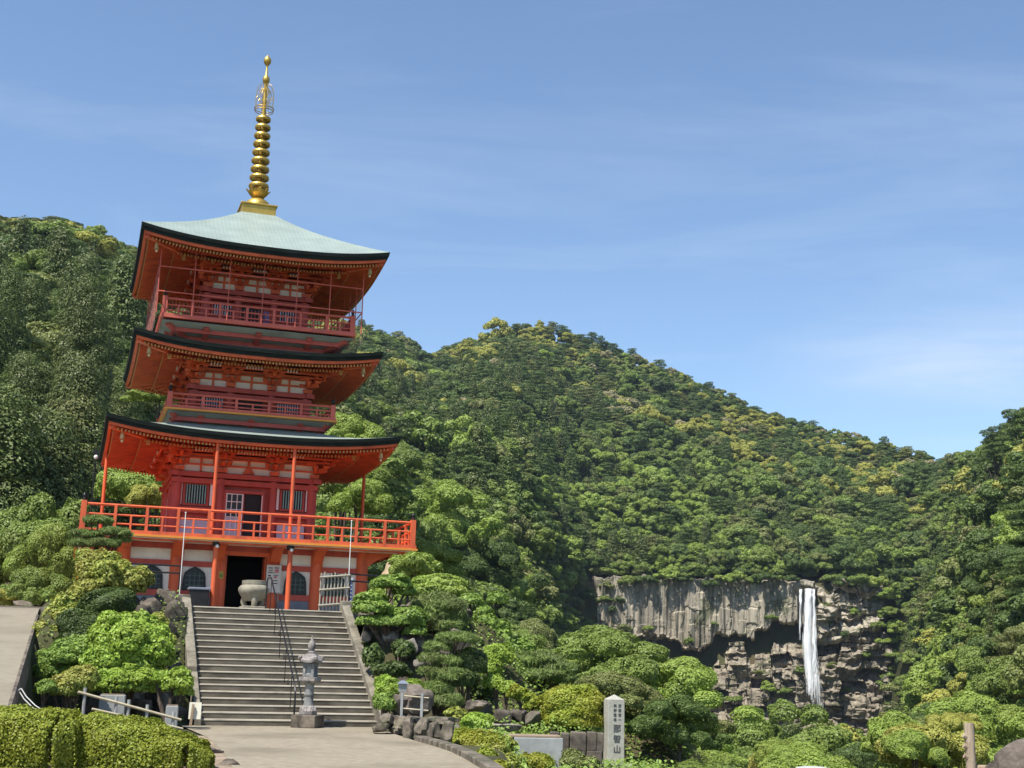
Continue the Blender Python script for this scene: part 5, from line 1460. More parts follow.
def broad_crown(seed, R, H, nl, n, size, spread=1.0):
    """crown of many foliage lumps over a rounded, uneven volume; base of the crown at z=0"""
    rng = np.random.default_rng(seed)
    d = dirs(rng, nl, -0.35)
    lr = rng.uniform(0.21, 0.36, nl) * R
    cen = d * (np.array([R, R, H * 0.5]) - lr[:, None] * np.array([1, 1, 0.8])) * rng.uniform(0.80, 1.15, (nl, 1)) * spread + np.array([0, 0, H * 0.5])
    cen = np.vstack([cen, [[0, 0, H * 0.55]]]); lr = np.append(lr, R * 0.42)
    P_, N_ = [], []
    per = np.maximum(20, (n * lr ** 2 / np.sum(lr ** 2)).astype(int))
    for k in range(len(lr)):
        p, q = lump_leaves(rng, cen[k], (lr[k], lr[k], lr[k] * 0.78), per[k], -0.55, 0.14, 0.40, 0.82)
        keep = np.ones(len(p), bool)
        for j in range(len(lr)):
            if j != k: keep &= np.linalg.norm((p - cen[j]) / np.array([1, 1, 0.78]), axis=1) > lr[j] * 0.70
        P_.append(p[keep]); N_.append(q[keep])
    return np.vstack(P_), np.vstack(N_), rng
def conifer_crown(seed, R, H, n, pw=0.75):
    """drooping tufts on whorls round a tall narrow cone"""
    rng = np.random.default_rng(seed)
    P_, N_, A_ = [], [], []
    nt_ = 70
    for k in range(nt_):
        t = (k + rng.uniform(0, 1)) / nt_
        z = H * (0.04 + 0.94 * t); rad = R * (1 - t) ** pw * rng.uniform(0.7, 1.1) + 0.12
        a = k * 2.4 + rng.uniform(-0.4, 0.4)
        c = np.array([rad * 0.62 * math.cos(a), rad * 0.62 * math.sin(a), z])
        ts = max(0.35, rad * 0.52)
        m_ = int(n / nt_ * (0.5 + 1.1 * (1 - t)))
        p, q = lump_leaves(rng, c, (ts, ts, ts * 0.72), m_, -0.4, 0.16, 0.28, 0.8)
        P_.append(p); N_.append(q)
        out = np.array([math.cos(a), math.sin(a), -0.35]); A_.append(np.tile(out, (len(p), 1)))
    return np.vstack(P_), np.vstack(N_), np.vstack(A_), rng
def limb_mesh(seed, h, r, spread, nb=5, crook=0.06):
    rng = random.Random(seed); mb = MB()
    pts = [Vector((0, 0, -0.6))]
    for k in range(1, 6): pts.append(Vector((rng.uniform(-1, 1) * crook * h, rng.uniform(-1, 1) * crook * h, h * k / 5)))
    mb.tube(pts, [r * 1.35, r, r * 0.85, r * 0.7, r * 0.55, r * 0.35], 8)
    for k in range(nb):
        b = pts[rng.randint(2, 4)]; a = rng.uniform(0, 6.28)
        e = b + Vector((math.cos(a) * spread * rng.uniform(0.6, 1), math.sin(a) * spread * rng.uniform(0.6, 1), h * rng.uniform(0.15, 0.4)))
        mb.tube([b, b.lerp(e, 0.5) + Vector((0, 0, 0.06 * h)), e], [r * 0.45, r * 0.3, r * 0.12], 6)
    me = bpy.data.meshes.new('trunk'); me.from_pydata(mb.v, [], mb.f)
    me.polygons.foreach_set('use_smooth', [True] * len(me.polygons)); me.materials.append(M['bark'])
    return me

# ---- forest prototypes: (kind, shape) -> base mesh; toned copies on demand
BASE = {}
for s in range(6):
    sp_ = (1.0, 1.1, 1.28, 1.05, 1.15, 1.25)[s]
    R, H = 1.0, (1.35, 1.15, 1.8, 1.25, 1.0, 1.7)[s]
    for res, n, sz in (('far', 5200, 0.062), ('near', 12000, 0.040), ('close', 34000, 0.023)):
        p, q, rg = broad_crown(100 + s, R, H, (15, 19, 17, 22, 13, 16)[s], n, sz, sp_)
        BASE['broad', s, res] = leaf_mesh('crown', p, q, sz, 0.62, rg, None)
for s in range(4):
    for res, n, sz in (('far', 5200, 0.084), ('near', 16000, 0.045), ('close', 42000, 0.027)):
        p, q, al, rg = conifer_crown(200 + s, 1.0, (4.2, 3.6, 4.8, 3.2)[s], n, (0.75, 0.6, 0.85, 0.55)[s])
        BASE['cedar', s, res] = leaf_mesh('crown', p, q, sz, 0.45, rg, None, al)
for s in range(2):      # pine: flat tiers
    for res, n, sz in (('far', 4200, 0.062), ('near', 10000, 0.040), ('close', 26000, 0.024)):
        rg = np.random.default_rng(300 + s); P_, N_ = [], []
        for k in range(15):
            z = 0.25 + 1.5 * k / 14; rad = (1.0 - 0.55 * (k / 14) ** 1.5); a = k * 2.4 + s
            off = rad * rg.uniform(0.35, 0.75)
            p, q = lump_leaves(rg, (off * math.cos(a), off * math.sin(a), z), (0.42, 0.42, 0.14), n // 15, -0.3, 0.15, 0.5, 0.7); P_.append(p); N_.append(q)
        BASE['pine', s, res] = leaf_mesh('crown', np.vstack(P_), np.vstack(N_), sz, 0.4, rg, None)
TONED = {}
def toned(kind, s, res, tone):
    key = (kind, s, res, tone)
    if key not in TONED:
        me = BASE[kind, s, res].copy(); me.name = 'crown'; me.materials.append(L[tone]); TONED[key] = me
    return TONED[key]
TRUNKS = {'broad': limb_mesh(1, 1.0, 0.055, 0.55), 'cedar': limb_mesh(2, 3.0, 0.085, 0.2, 0, 0.006), 'pine': limb_mesh(3, 1.3, 0.06, 0.5, 6, 0.05)}

# ---- sample the wooded slopes
rf = random.Random(77)
forest = []
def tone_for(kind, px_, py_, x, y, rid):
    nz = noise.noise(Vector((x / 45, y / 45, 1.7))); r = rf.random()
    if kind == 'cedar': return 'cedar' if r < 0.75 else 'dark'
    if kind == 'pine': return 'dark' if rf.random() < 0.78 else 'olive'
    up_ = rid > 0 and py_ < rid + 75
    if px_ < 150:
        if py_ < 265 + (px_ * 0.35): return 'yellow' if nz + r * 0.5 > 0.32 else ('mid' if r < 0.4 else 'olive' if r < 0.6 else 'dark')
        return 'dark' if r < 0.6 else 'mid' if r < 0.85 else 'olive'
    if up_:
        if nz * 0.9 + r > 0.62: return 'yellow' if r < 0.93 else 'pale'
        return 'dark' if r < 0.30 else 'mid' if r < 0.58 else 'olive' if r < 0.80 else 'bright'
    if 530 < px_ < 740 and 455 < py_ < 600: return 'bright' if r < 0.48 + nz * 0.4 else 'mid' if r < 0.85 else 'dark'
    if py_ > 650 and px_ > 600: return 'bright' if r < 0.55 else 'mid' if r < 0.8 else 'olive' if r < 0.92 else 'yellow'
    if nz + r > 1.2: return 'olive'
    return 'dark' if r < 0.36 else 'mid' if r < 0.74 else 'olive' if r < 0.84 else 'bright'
d = 64.0
while d < 1000:
    sp = 4.8 if d < 110 else 6.4 if d < 260 else 7.2 if d < 600 else 7.4
    na = int(math.radians(66) * d / sp)
    for k in range(na):
        az = math.radians(-33) + math.radians(66) * (k + rf.uniform(0.05, 0.95)) / na
        dd = d + rf.uniform(-0.5, 0.5) * sp
        Dr = interp(az, az_t, dr_t)
        if dd > Dr + 18: continue
        if math.degrees(az) < -3 and dd < 88: continue
        if azp(585) < az < azp(896) and 500 < dd < 524: continue
        x, y = dd * math.sin(az), dd * math.cos(az)
        z = ground_z(x, y)
        px_, py_ = to_px((x, y, z + 6))
        rid = np.interp(px_, [a for a, _, _ in RIDGE], [b for _, b, _ in RIDGE])
        con = 0.04 + 0.16 * (noise.noise(Vector((x / 60, y / 60, 5))) > 0.12)
        if px_ < 150 and py_ > 340: con = 0.6
        if 340 < px_ < 600 and 350 < py_ < 490: con = 0.38
        if py_ < rid + 40: con *= 0.1
        if az > math.radians(-1) and dd < 200: con = 0.06
        r = rf.random()
        kind = 'cedar' if r < con else 'pine' if r < con + (0.22 if 340 < px_ < 620 and 350 < py_ < 520 else 0.09) else 'broad'
        tone = tone_for(kind, px_, py_, x, y, rid)
        if kind == 'broad':
            R = sp * rf.uniform(0.50, 0.86) * (1 + 0.45 * noise.noise(Vector((x / 38, y / 38, 11)))) * (1.35 if rf.random() < 0.12 else 1); s = rf.randrange(6); zs = R * rf.uniform(0.85, 1.15); lift = R * rf.uniform(0.35, 0.7)
        elif kind == 'cedar':
            R = sp * rf.uniform(0.42, 0.60); s = rf.randrange(4); zs = R * rf.uniform(0.70, 1.05) * (1.3 if px_ < 150 else 1); lift = R * 0.3
        else:
            R = sp * rf.uniform(0.6, 0.75); s = rf.randrange(2); zs = R * rf.uniform(0.9, 1.2); lift = R * 0.8
        if az > math.radians(-1) and dd < 130: R *= 0.8; zs *= 0.75
        if dd > Dr - 70: R = min(R, 4.6); zs = min(zs, 4.4)
        if kind == 'cedar' and dd > Dr - 140: zs = min(zs, 2.6)
        while px_ < 165 and zs > 0.8 and to_px((x, y, z + lift + zs * (4.4 if kind == 'cedar' else 1.8)))[1] < rid + 8: zs *= 0.88
        if px_ > 955 and py_ < 480 and tone in ('yellow', 'pale', 'bright'): tone = 'dark' if rf.random() < 0.6 else 'mid'
        forest.append(dict(x=x, y=y, z=z, d=dd, R=R, zs=zs, lift=lift, kind=kind, s=s, tone=tone, rot=rf.uniform(0, 6.28), px=px_, py=py_, rid=rid))
        da = 1.5 / dd                      # steep side slopes carry more trees than their plan area
        st = math.hypot((ground_z(dd * math.sin(az + da), dd * math.cos(az + da)) - ground_z(dd * math.sin(az - da), dd * math.cos(az - da))) / 3.0, (ground_z((dd + 2) * math.sin(az), (dd + 2) * math.cos(az)) - ground_z((dd - 2) * math.sin(az), (dd - 2) * math.cos(az))) / 4.0) - 0.45
        for e_ in range(max(0, min(4, int(st * 1.5 + rf.random())))):
            a2 = az + rf.uniform(-0.5, 0.5) * sp / dd; d2 = dd + rf.uniform(-0.5, 0.5) * sp
            x2, y2 = d2 * math.sin(a2), d2 * math.cos(a2); R2 = sp * rf.uniform(0.42, 0.62)
            t2 = rf.choice(('dark', 'mid', 'mid', 'olive', 'bright'))
            forest.append(dict(x=x2, y=y2, z=ground_z(x2, y2), d=d2, R=R2, zs=R2, lift=R2 * 0.4, kind='broad', s=rf.randrange(6), tone=t2, rot=rf.uniform(0, 6.28), px=px_, py=py_, rid=rid))
    d += sp * 0.86
d = 37.0
while d < 64:
    sp = 3.7
    na = int(math.radians(26) * d / sp)
    for k in range(na):
        az = math.radians(2.5) + math.radians(26) * (k + rf.uniform(0.1, 0.9)) / na; dd = d + rf.uniform(-1.2, 1.2)
        x, y = dd * math.sin(az), dd * math.cos(az)
        if x < edge_x(y) + 1.5: continue
        z = ground_z(x, y)
        R = rf.uniform(1.2, 2.5); zs = R * rf.uniform(0.85, 1.2); s = rf.randrange(6)
        ztop = 1.5 - dd * (0.022 + 0.034 * (64 - dd) / 27) + rf.uniform(-1.1, 0.5) - (0.4 if az < azp(680) else 1.35 if az < azp(880) else 0)
        hs_ = (1.35, 1.15, 1.8, 1.25, 1.0, 1.7)[s]
        zs = min(zs, (ztop - z - 0.3) / hs_)
        if zs < 0.5: continue
        R = min(R, zs * 1.5)
        lift = max(0.2, ztop - zs * hs_ - z)
        px_, py_ = to_px((x, y, ztop - 1))
        r = rf.random(); tone = 'bright' if r < 0.66 else 'mid' if r < 0.88 else 'yellow' if r < 0.94 else 'olive'
        if px_ < 690: tone = 'mid' if r < 0.5 else 'dark' if r < 0.8 else 'bright'
        forest.append(dict(x=x, y=y, z=z, d=dd, R=R, zs=zs, lift=lift, kind='broad', s=s, tone=tone, rot=rf.uniform(0, 6.28), px=px_, py=py_, rid=400))
    d += 3.0
for k in range(150):                       # bushes on the slopes just beyond the garden
    y = rf.uniform(22, 60); x = edge_x(y) + rf.uniform(-0.8, 11)
    if x < 2.2 and y < 34: continue
    u, v = uv(x, y)
    if u < 6.6 and v > -11: continue
    if u < 5.2 and v > -18: continue
    if 1.6 < x < 4.2 and y < 34: continue
    z = ground_z(x, y); R = rf.uniform(0.55, 1.25) if y < 36 else rf.uniform(0.9, 1.8); s = rf.randrange(4); r = rf.random()
    px_, py_ = to_px((x, y, z + R))
    tone = 'mid' if r < 0.4 else 'dark' if r < 0.6 else 'bright' if r < 0.85 else 'olive'
    forest.append(dict(x=x, y=y, z=z, d=math.hypot(x, y), R=R, zs=R * 0.85, lift=0.1, kind='broad', s=s, tone=tone, rot=rf.uniform(0, 6.28), px=px_, py=py_, rid=400, bush=True))
for k in range(420):                       # crowns crowding the rim above the cliff
    az = rf.uniform(azp(588), azp(898)); dd = rf.uniform(523.5, 566)
    if azp(802) < az < azp(824) and dd < 535: continue
    x, y = dd * math.sin(az), dd * math.cos(az); z = ground_z(x, y); R = rf.uniform(2.2, 4.6)
    px_, py_ = to_px((x, y, z + 4)); r = rf.random()
    forest.append(dict(x=x, y=y, z=z, d=dd, R=R, zs=R * rf.uniform(0.9, 1.3), lift=R * 0.3, kind='broad', s=rf.randrange(6), tone='bright' if r < 0.3 else 'mid' if r < 0.65 else 'dark' if r < 0.9 else 'olive', rot=rf.uniform(0, 6.28), px=px_, py=py_, rid=400))
# individuals: those that show largest
def hidden(t):
    X, Y_ = t['px'], t['py']
    if X < -20 or X > 1044 or Y_ > 800: return True
    if 115 < X < 380 and 250 < Y_ < 620: return True
    if X < 480 and Y_ > 600 and not t.get('bush'): return True
    return False
cand = sorted([t for t in forest if not hidden(t)], key=lambda t: -t['R'] / t['d'])
NIND = 300
single = cand[:NIND]; ids = set(id(t) for t in single)
TONE_WORD = {'dark': 'dark green', 'mid': 'mid green', 'olive': 'olive green', 'bright': 'bright green', 'yellow': 'fresh yellow green', 'pale': 'pale flowering', 'cedar': 'blackish green'}
KIND_NAME = {'bush': ('slope_bush', 'rounded %s bush', 'bush'), 'broad': ('broadleaf_tree', 'rounded %s broadleaf tree', 'tree'), 'cedar': ('cedar_tree', 'pointed %s cedar', 'cedar tree'), 'pine': ('pine_tree', 'tiered %s pine', 'pine tree')}
def place_word(t):
    X, Y_ = t['px'], t['py']
    if X < 160: a = 'on the left hillside behind the pagoda'
    elif X < 400: a = 'right behind the pagoda'
    elif X < 500: a = 'on the slope just right of the pagoda'
    elif X < 600: a = 'on the slope left of the grey cliff'
    elif X < 720: a = 'below the left half of the grey cliff' if Y_ > 640 else 'above the left half of the grey cliff'
    elif X < 800: a = 'below the cliff just left of the waterfall' if Y_ > 650 else 'above the cliff left of the waterfall'
    elif X < 870: a = 'below the foot of the waterfall' if Y_ > 650 else 'above the top of the waterfall'
    elif X < 950: a = 'on the slope right of the waterfall'
    else: a = 'at the right edge of the picture'
    return a
def size_word(t):
    q = t['R'] / t['d'] * FPX
    return 'broad ' if q > 42 else '' if q > 26 else 'small '
from collections import Counter, defaultdict
buckets = defaultdict(list)
for t in single:
    nm, fm, cat = KIND_NAME['bush' if t.get('bush') else t['kind']]
    buckets[(size_word(t) + fm % TONE_WORD[t['tone']] + ' ' + place_word(t))].append(t)
for lab, ts in buckets.items():
    ts.sort(key=lambda t: t['px'])
    n = len(ts)
    for i, t in enumerate(ts):
        l2 = lab
        if n > 1:
            hi = sorted(ts, key=lambda q: q['py'])
            if t is ts[0]: l2 = 'leftmost ' + lab
            elif t is ts[-1]: l2 = 'rightmost ' + lab
            elif t is hi[0]: l2 = 'highest ' + lab
            elif t is hi[-1]: l2 = 'lowest ' + lab
            else: l2 = lab + (', upper half' if hi.index(t) < n / 2 else ', lower half')
        t['label'] = l2
for t in single:
    nm, fm, cat = KIND_NAME['bush' if t.get('bush') else t['kind']]
    e = empty(nm, (t['x'], t['y'], t['z']), t['rot'], t['label'], cat, 'bushes on the slope below the garden' if t.get('bush') else 'trees on the wooded slopes')
    res = 'near' if t['R'] / t['d'] * FPX > 17 else 'far'
    if t['d'] < 240: res = 'close'
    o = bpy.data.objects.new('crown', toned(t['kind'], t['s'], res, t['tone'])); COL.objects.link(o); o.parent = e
    o.location = (0, 0, t['lift']); o.scale = (t['R'] * rf.uniform(0.85, 1.2), t['R'] * rf.uniform(0.85, 1.2), t['zs']); o.rotation_euler = (rf.gauss(0, 0.07), rf.gauss(0, 0.07), 0)
    o = bpy.data.objects.new('trunk', TRUNKS[t['kind']]); COL.objects.link(o); o.parent = e
    th = t['lift'] + t['zs'] * 0.8 if t['kind'] != 'cedar' else t['lift'] + t['zs']
    o.scale = (t['R'], t['R'], th if t['kind'] != 'cedar' else t['zs'])
# the rest: one object of instances
rest = [t for t in forest if id(t) not in ids]
wv = [rf.uniform(0.8, 1.25) for _ in range(97)]
protos = bpy.data.collections.new('forest_prototypes')
pidx = {}
for t in rest:
    t['res'] = 'close' if t['d'] < 130 else 'near' if t['d'] < 260 else 'far'
    key = (t['kind'], t['s'], t['res'], t['tone'])
    if key not in pidx: pidx[key] = None
for i, key in enumerate(sorted(pidx)):
    o = bpy.data.objects.new('p%03d' % i, toned(*key)); protos.objects.link(o); pidx[key] = i
me = bpy.data.meshes.new('forest')
me.vertices.add(len(rest))
me.vertices.foreach_set('co', np.array([(t['x'], t['y'], t['z'] + t['lift']) for t in rest], dtype=np.float32).ravel())
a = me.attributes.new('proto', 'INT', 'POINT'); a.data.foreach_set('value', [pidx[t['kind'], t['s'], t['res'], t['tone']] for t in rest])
a = me.attributes.new('scl', 'FLOAT_VECTOR', 'POINT'); a.data.foreach_set('vector', np.array([(t['R'] * wv[i % 97], t['R'] * wv[(i * 7 + 3) % 97], t['zs']) for i, t in enumerate(rest)], dtype=np.float32).ravel())
a = me.attributes.new('rot', 'FLOAT', 'POINT'); a.data.foreach_set('value', [t['rot'] for t in rest])
fo = link_mesh('forest', me)
tag(fo, 'dense mixed forest covering the mountain slopes', 'forest', kind='stuff')
ng = bpy.data.node_groups.new('forest_nodes', 'GeometryNodeTree')
ng.interface.new_socket('Geometry', in_out='INPUT', socket_type='NodeSocketGeometry')
ng.interface.new_socket('Geometry', in_out='OUTPUT', socket_type='NodeSocketGeometry')
gi = ng.nodes.new('NodeGroupInput'); go_ = ng.nodes.new('NodeGroupOutput')
ip = ng.nodes.new('GeometryNodeInstanceOnPoints'); ci = ng.nodes.new('GeometryNodeCollectionInfo')
ci.inputs['Collection'].default_value = protos; ci.inputs['Separate Children'].default_value = True; ci.inputs['Reset Children'].default_value = True
ip.inputs['Pick Instance'].default_value = True
def attr(nm, ty):
    n = ng.nodes.new('GeometryNodeInputNamedAttribute'); n.data_type = ty; n.inputs['Name'].default_value = nm; return n.outputs['Attribute']
cb = ng.nodes.new('ShaderNodeCombineXYZ')
ng.links.new(attr('rot', 'FLOAT'), cb.inputs['Z'])
ng.links.new(gi.outputs[0], ip.inputs['Points']); ng.links.new(ci.outputs[0], ip.inputs['Instance'])
ng.links.new(attr('proto', 'INT'), ip.inputs['Instance Index']); ng.links.new(cb.outputs[0], ip.inputs['Rotation']); ng.links.new(attr('scl', 'FLOAT_VECTOR'), ip.inputs['Scale'])
ng.links.new(ip.outputs[0], go_.inputs[0])
md = fo.modifiers.new('trees', 'NODES'); md.node_group = ng
print('forest', len(forest), 'single', len(single), 'protos', len(pidx), 'smallest px', single[-1]['R'] / single[-1]['d'] * FPX)

# ---- bushes on the cliff ledges
for i, (a, b, s, tone) in enumerate(((608, 588, 2.4, 'olive'), (637, 640, 3.6, 'mid'), (624, 632, 2.8, 'olive'), (648, 628, 2.2, 'bright'), (667, 640, 2.6, 'olive'), (690, 643, 2.3, 'mid'), (714, 624, 1.8, 'mid'), (771, 617, 2.6, 'mid'), (735, 633, 2.0, 'olive'), (826, 605, 2.2, 'mid'), (830, 622, 2.4, 'olive'), (855, 614, 2.6, 'bright'), (872, 600, 3.2, 'mid'), (868, 655, 2.6, 'mid'), (833, 668, 2.2, 'olive'), (848, 690, 2.8, 'mid'), (884, 640, 3.5, 'bright'), (797, 672, 2.4, 'mid'), (604, 600, 3.4, 'mid'), (618, 600, 3.0, 'dark'), (612, 612, 2.2, 'dark'), (630, 584, 3.2, 'mid'), (645, 581, 3.4, 'dark'), (657, 586, 2.4, 'mid'), (668, 579, 3.6, 'bright'), (684, 582, 3.0, 'dark'), (697, 580, 3.4, 'mid'), (710, 586, 2.6, 'dark'), (724, 581, 3.4, 'bright'), (738, 584, 3.0, 'bright'), (752, 584, 2.6, 'mid'), (764, 580, 3.2, 'dark'), (778, 582, 2.8, 'mid'), (790, 581, 2.4, 'dark'), (834, 580, 3.0, 'mid'), (846, 588, 3.2, 'dark'), (860, 584, 3.4, 'mid'), (880, 586, 4.0, 'bright'), (893, 600, 4.6, 'bright'), (898, 625, 4.8, 'bright'), (906, 588, 5.0, 'mid'), (909, 612, 5.2, 'dark'), (904, 640, 5.0, 'bright'), (903, 668, 5.2, 'mid'), (913, 600, 5.2, 'mid'), (912, 630, 5.2, 'olive'), (901, 574, 4.8, 'dark'), (912, 655, 5.2, 'dark'), (890, 612, 4.0, 'mid'), (897, 655, 4.8, 'mid'), (893, 685, 4.8, 'mid'), (878, 625, 3.0, 'mid'), (880, 670, 3.6, 'dark'), (590, 600, 4.8, 'dark'), (588, 625, 4.6, 'mid'), (594, 648, 4.8, 'dark'), (606, 660, 4.4, 'olive'), (622, 668, 4.0, 'mid'), (586, 672, 4.8, 'dark'), (610, 684, 4.6, 'dark'), (640, 672, 3.4, 'bright'), (655, 690, 4.2, 'mid'), (680, 694, 4.0, 'olive'), (705, 697, 4.0, 'bright'), (735, 698, 3.8, 'mid'), (765, 690, 3.6, 'bright'), (785, 692, 3.2, 'mid'), (759, 672, 2.2, 'olive'), (845, 637, 2.0, 'dark'))):
    q = P(a, b, 1.0) - EYE; azq = math.atan2(q.x, q.y)
    ii = int(round((azq - ca0) / (ca1 - ca0) * (NA - 1))); zz_ = EYE.z + q.z / math.hypot(q.x, q.y) * 514
    jj = int(round((zz_ - Z_BOT) / (Z_TOP - Z_BOT) * (NZ - 1)))
    r_ = cliff_r(min(NA - 1, max(0, ii)), min(NZ - 1, max(0, jj)))
    if b < 592 and 604 <= a <= 886: s *= 1.45; b -= 2
    if a < 604 or a > 886: r_ = 510 + (i % 4)
    p = EYE + q * ((r_ - 0.2) / math.hypot(q.x, q.y))
    side = 'left of the waterfall' if a < 800 else 'right of the waterfall'
    hgt = 'on the upper ledges' if b < 620 else 'on the middle ledges' if b < 650 else 'on the lower ledges'
    e = empty('cliff_bush', (p.x, p.y, p.z - s * (0.6 if b > 592 else 0.35)), i * 1.3, '%s%s bush growing %s of the cliff %s' % ('large ' if s > 4.2 else 'small ' if s < 2.5 else '', TONE_WORD[tone], hgt, side), 'bush', 'bushes clinging to the cliff')
    o = bpy.data.objects.new('foliage', toned('broad', i % 6, 'far', tone)); COL.objects.link(o); o.parent = e; o.scale = (s, s, s * 0.85)

# ---- garden shrubs
def shrub(name, label, cat, lumps, leaf, mat, cover=2.6, asp=0.6, zmin=-0.55, bump=0.16, seed=1, group=None, stem=True, jit=0.46, base=None, along=None, bark='bark', cap=26000, puffy=0, tuft=(0.34, 0.5, 0.58, 0.78)):
    """lumps: (px, py, Y, half width px, half height px, depth factor)"""
    rng = np.random.default_rng(seed); P_, N_, A_ = [], [], []
    cs = []
    for (a, b, Y, hw, hh, *df) in lumps:
        c = P(a, b, Y); k = Y / FPX
        rad = (hw * k, hw * k * (df[0] if df else 0.95), hh * k)
        cs.append((c, rad))
    if puffy:
        cs0 = cs; cs = []
        for c, rad in cs0:
            for d_ in dirs(rng, puffy, -0.35):
                f_ = rng.uniform(tuft[0], tuft[1])
                cs.append((c + Vector(d_ * np.array(rad) * rng.uniform(tuft[2], tuft[3])), tuple(np.array(rad) * f_)))
            cs.append((c, tuple(np.array(rad) * (0.66 if tuft[0] > 0.3 else 0.86))))
    gx = sum(c.x for c, _ in cs) / len(cs); gy = sum(c.y for c, _ in cs) / len(cs)
    gz = min(min(c.z - r[2] * 0.9 for c, r in cs), ground_z(gx, gy) + 0.3) if base is None else base
    o0 = Vector((gx, gy, gz))
    for c, rad in cs:
        area = 4 * math.pi * ((rad[0] * rad[1]) ** 1.6 / 3 + (rad[0] * rad[2]) ** 1.6 / 3 + (rad[1] * rad[2]) ** 1.6 / 3) ** (1 / 1.6)
        n = int(min(cap, area * cover / (2 * leaf * leaf * asp)))
        p, q = lump_leaves(rng, c - o0, rad, n, zmin, bump, jit)
        P_.append(p); N_.append(q)
        if along == 'up':
            dd_ = (p - np.asarray(c - o0)) / np.asarray(rad); A_.append(dd_ + np.array([0, 0, 0.9]))
    e = empty(name, o0, 0, label, cat, group)
    me = leaf_mesh('foliage', np.vstack(P_), np.vstack(N_), leaf, asp, rng, L[mat], np.vstack(A_) if A_ else None)
    o = bpy.data.objects.new('foliage', me); COL.objects.link(o); o.parent = e
    if stem:
        mb = MB(); rs = random.Random(seed)
        root = Vector((0, 0, -0.4))
        for c, rad in (cs0 if puffy else cs):
            q = c - o0
            w0 = 0.035 + 0.03 * min(2.0, rad[0])
            mid = root.lerp(q, 0.55) + Vector((rs.uniform(-0.15, 0.15), rs.uniform(-0.1, 0.1), 0.1)) * min(1, q.length)
            mb.tube([root, mid, q - Vector((0, 0, rad[2] * 0.25))], [w0 * 1.3, w0, w0 * 0.5], 7)
            for t in range(3):
                a = rs.uniform(0, 6.28)
                mb.tube([mid, q + Vector((math.cos(a) * rad[0] * 0.55, math.sin(a) * rad[1] * 0.55, 0))], [w0 * 0.5, w0 * 0.18], 5)
        mb.build('trunk', M[bark], e, smooth=True)
    return e
# big bright dome left of the steps
shrub('dome_bush', 'bright green dome shaped bush left of the steps', 'bush', [(128, 654, 31.3, 42, 42), (128, 684, 30.9, 39, 20)], 0.045, 'lime', 1.7, seed=2, bump=0.12, puffy=70, tuft=(0.17, 0.26, 0.74, 0.90), zmin=-0.4)
shrub('yellowish_bush', 'large loose yellowish bush above the dome bush in front of the pagoda', 'bush', [(114, 577, 35.2, 34, 26), (90, 594, 35, 22, 20), (60, 616, 34.6, 22, 20), (135, 585, 35.4, 18, 20), (100, 560, 35.6, 22, 14), (50, 636, 34, 20, 14), (75, 622, 34.3, 24, 18)], 0.05, 'yellowish', 1.7, seed=3, bump=0.22, puffy=8)
shrub('clipped_bush', 'upper dark clipped bush in front of the yellowish bush', 'bush', [(107, 604, 33.8, 25, 15), (122, 598, 33.9, 13, 10)], 0.032, 'darkshrub', 2.6, seed=4, group='dark clipped bushes')
shrub('clipped_bush', 'lower dark clipped bush left of the bright dome bush', 'bush', [(82, 625, 33.2, 24, 16), (98, 637, 33, 22, 16), (76, 640, 33, 18, 14)], 0.032, 'darkshrub', 2.6, seed=5, group='dark clipped bushes')
shrub('leafy_bush', 'mid green leafy bush at the lower left beside the ramp kerb', 'bush', [(62, 660, 31.5, 32, 18), (45, 672, 31, 18, 14), (82, 655, 31.6, 22, 18)], 0.042, 'cloud', 2.2, seed=6, puffy=8)
shrub('leafy_bush', 'loose green bush overhanging the upper part of the ramp kerb', 'bush', [(52, 628, 36.5, 17, 13), (64, 640, 35.5, 18, 14), (42, 640, 35.5, 11, 9)], 0.045, 'yellowish', 1.7, seed=71, bump=0.22, puffy=8)
shrub('low_bush', 'small rounded bush at the foot of the ramp kerb', 'bush', [(46, 688, 28, 11, 8)], 0.028, 'cloud', 2.4, seed=7)
shrub('low_bush', 'low olive bush behind the left end of the bamboo rail', 'bush', [(72, 684, 28.6, 19, 14), (84, 678, 28.8, 14, 13), (64, 690, 28.3, 12, 9)], 0.035, 'yellowish', 2.2, seed=8)
shrub('low_bush', 'small light green bush against the left kerb of the steps', 'bush', [(172, 683, 30.0, 19, 13), (182, 690, 30, 12, 12), (160, 680, 30.2, 10, 7)], 0.04, 'lime', 1.7, seed=9, bump=0.2, puffy=6)
shrub('yellowish_bush', 'yellowish bush spilling over the rubble wall left of the stair head', 'bush', [(155, 632, 32.8, 16, 16), (168, 643, 32.6, 9, 10)], 0.045, 'yellowish', 1.6, seed=10, puffy=7)
# layered niwaki pine in front of the left balcony corner
shrub('layered_pine', 'layered garden pine before the left corner of the first balcony', 'pine tree', [(98, 521, 37.5, 14, 4.5), (86, 535, 37.5, 16, 4.5), (116, 533, 37.3, 15, 5), (82, 544, 37.3, 13, 4.5), (104, 544, 37.0, 15, 4.5), (120, 540, 37.6, 10, 4)], 0.085, 'pine', 2.6, asp=0.10, zmin=-0.25, seed=11, along='up', jit=0.8, cap=9000)
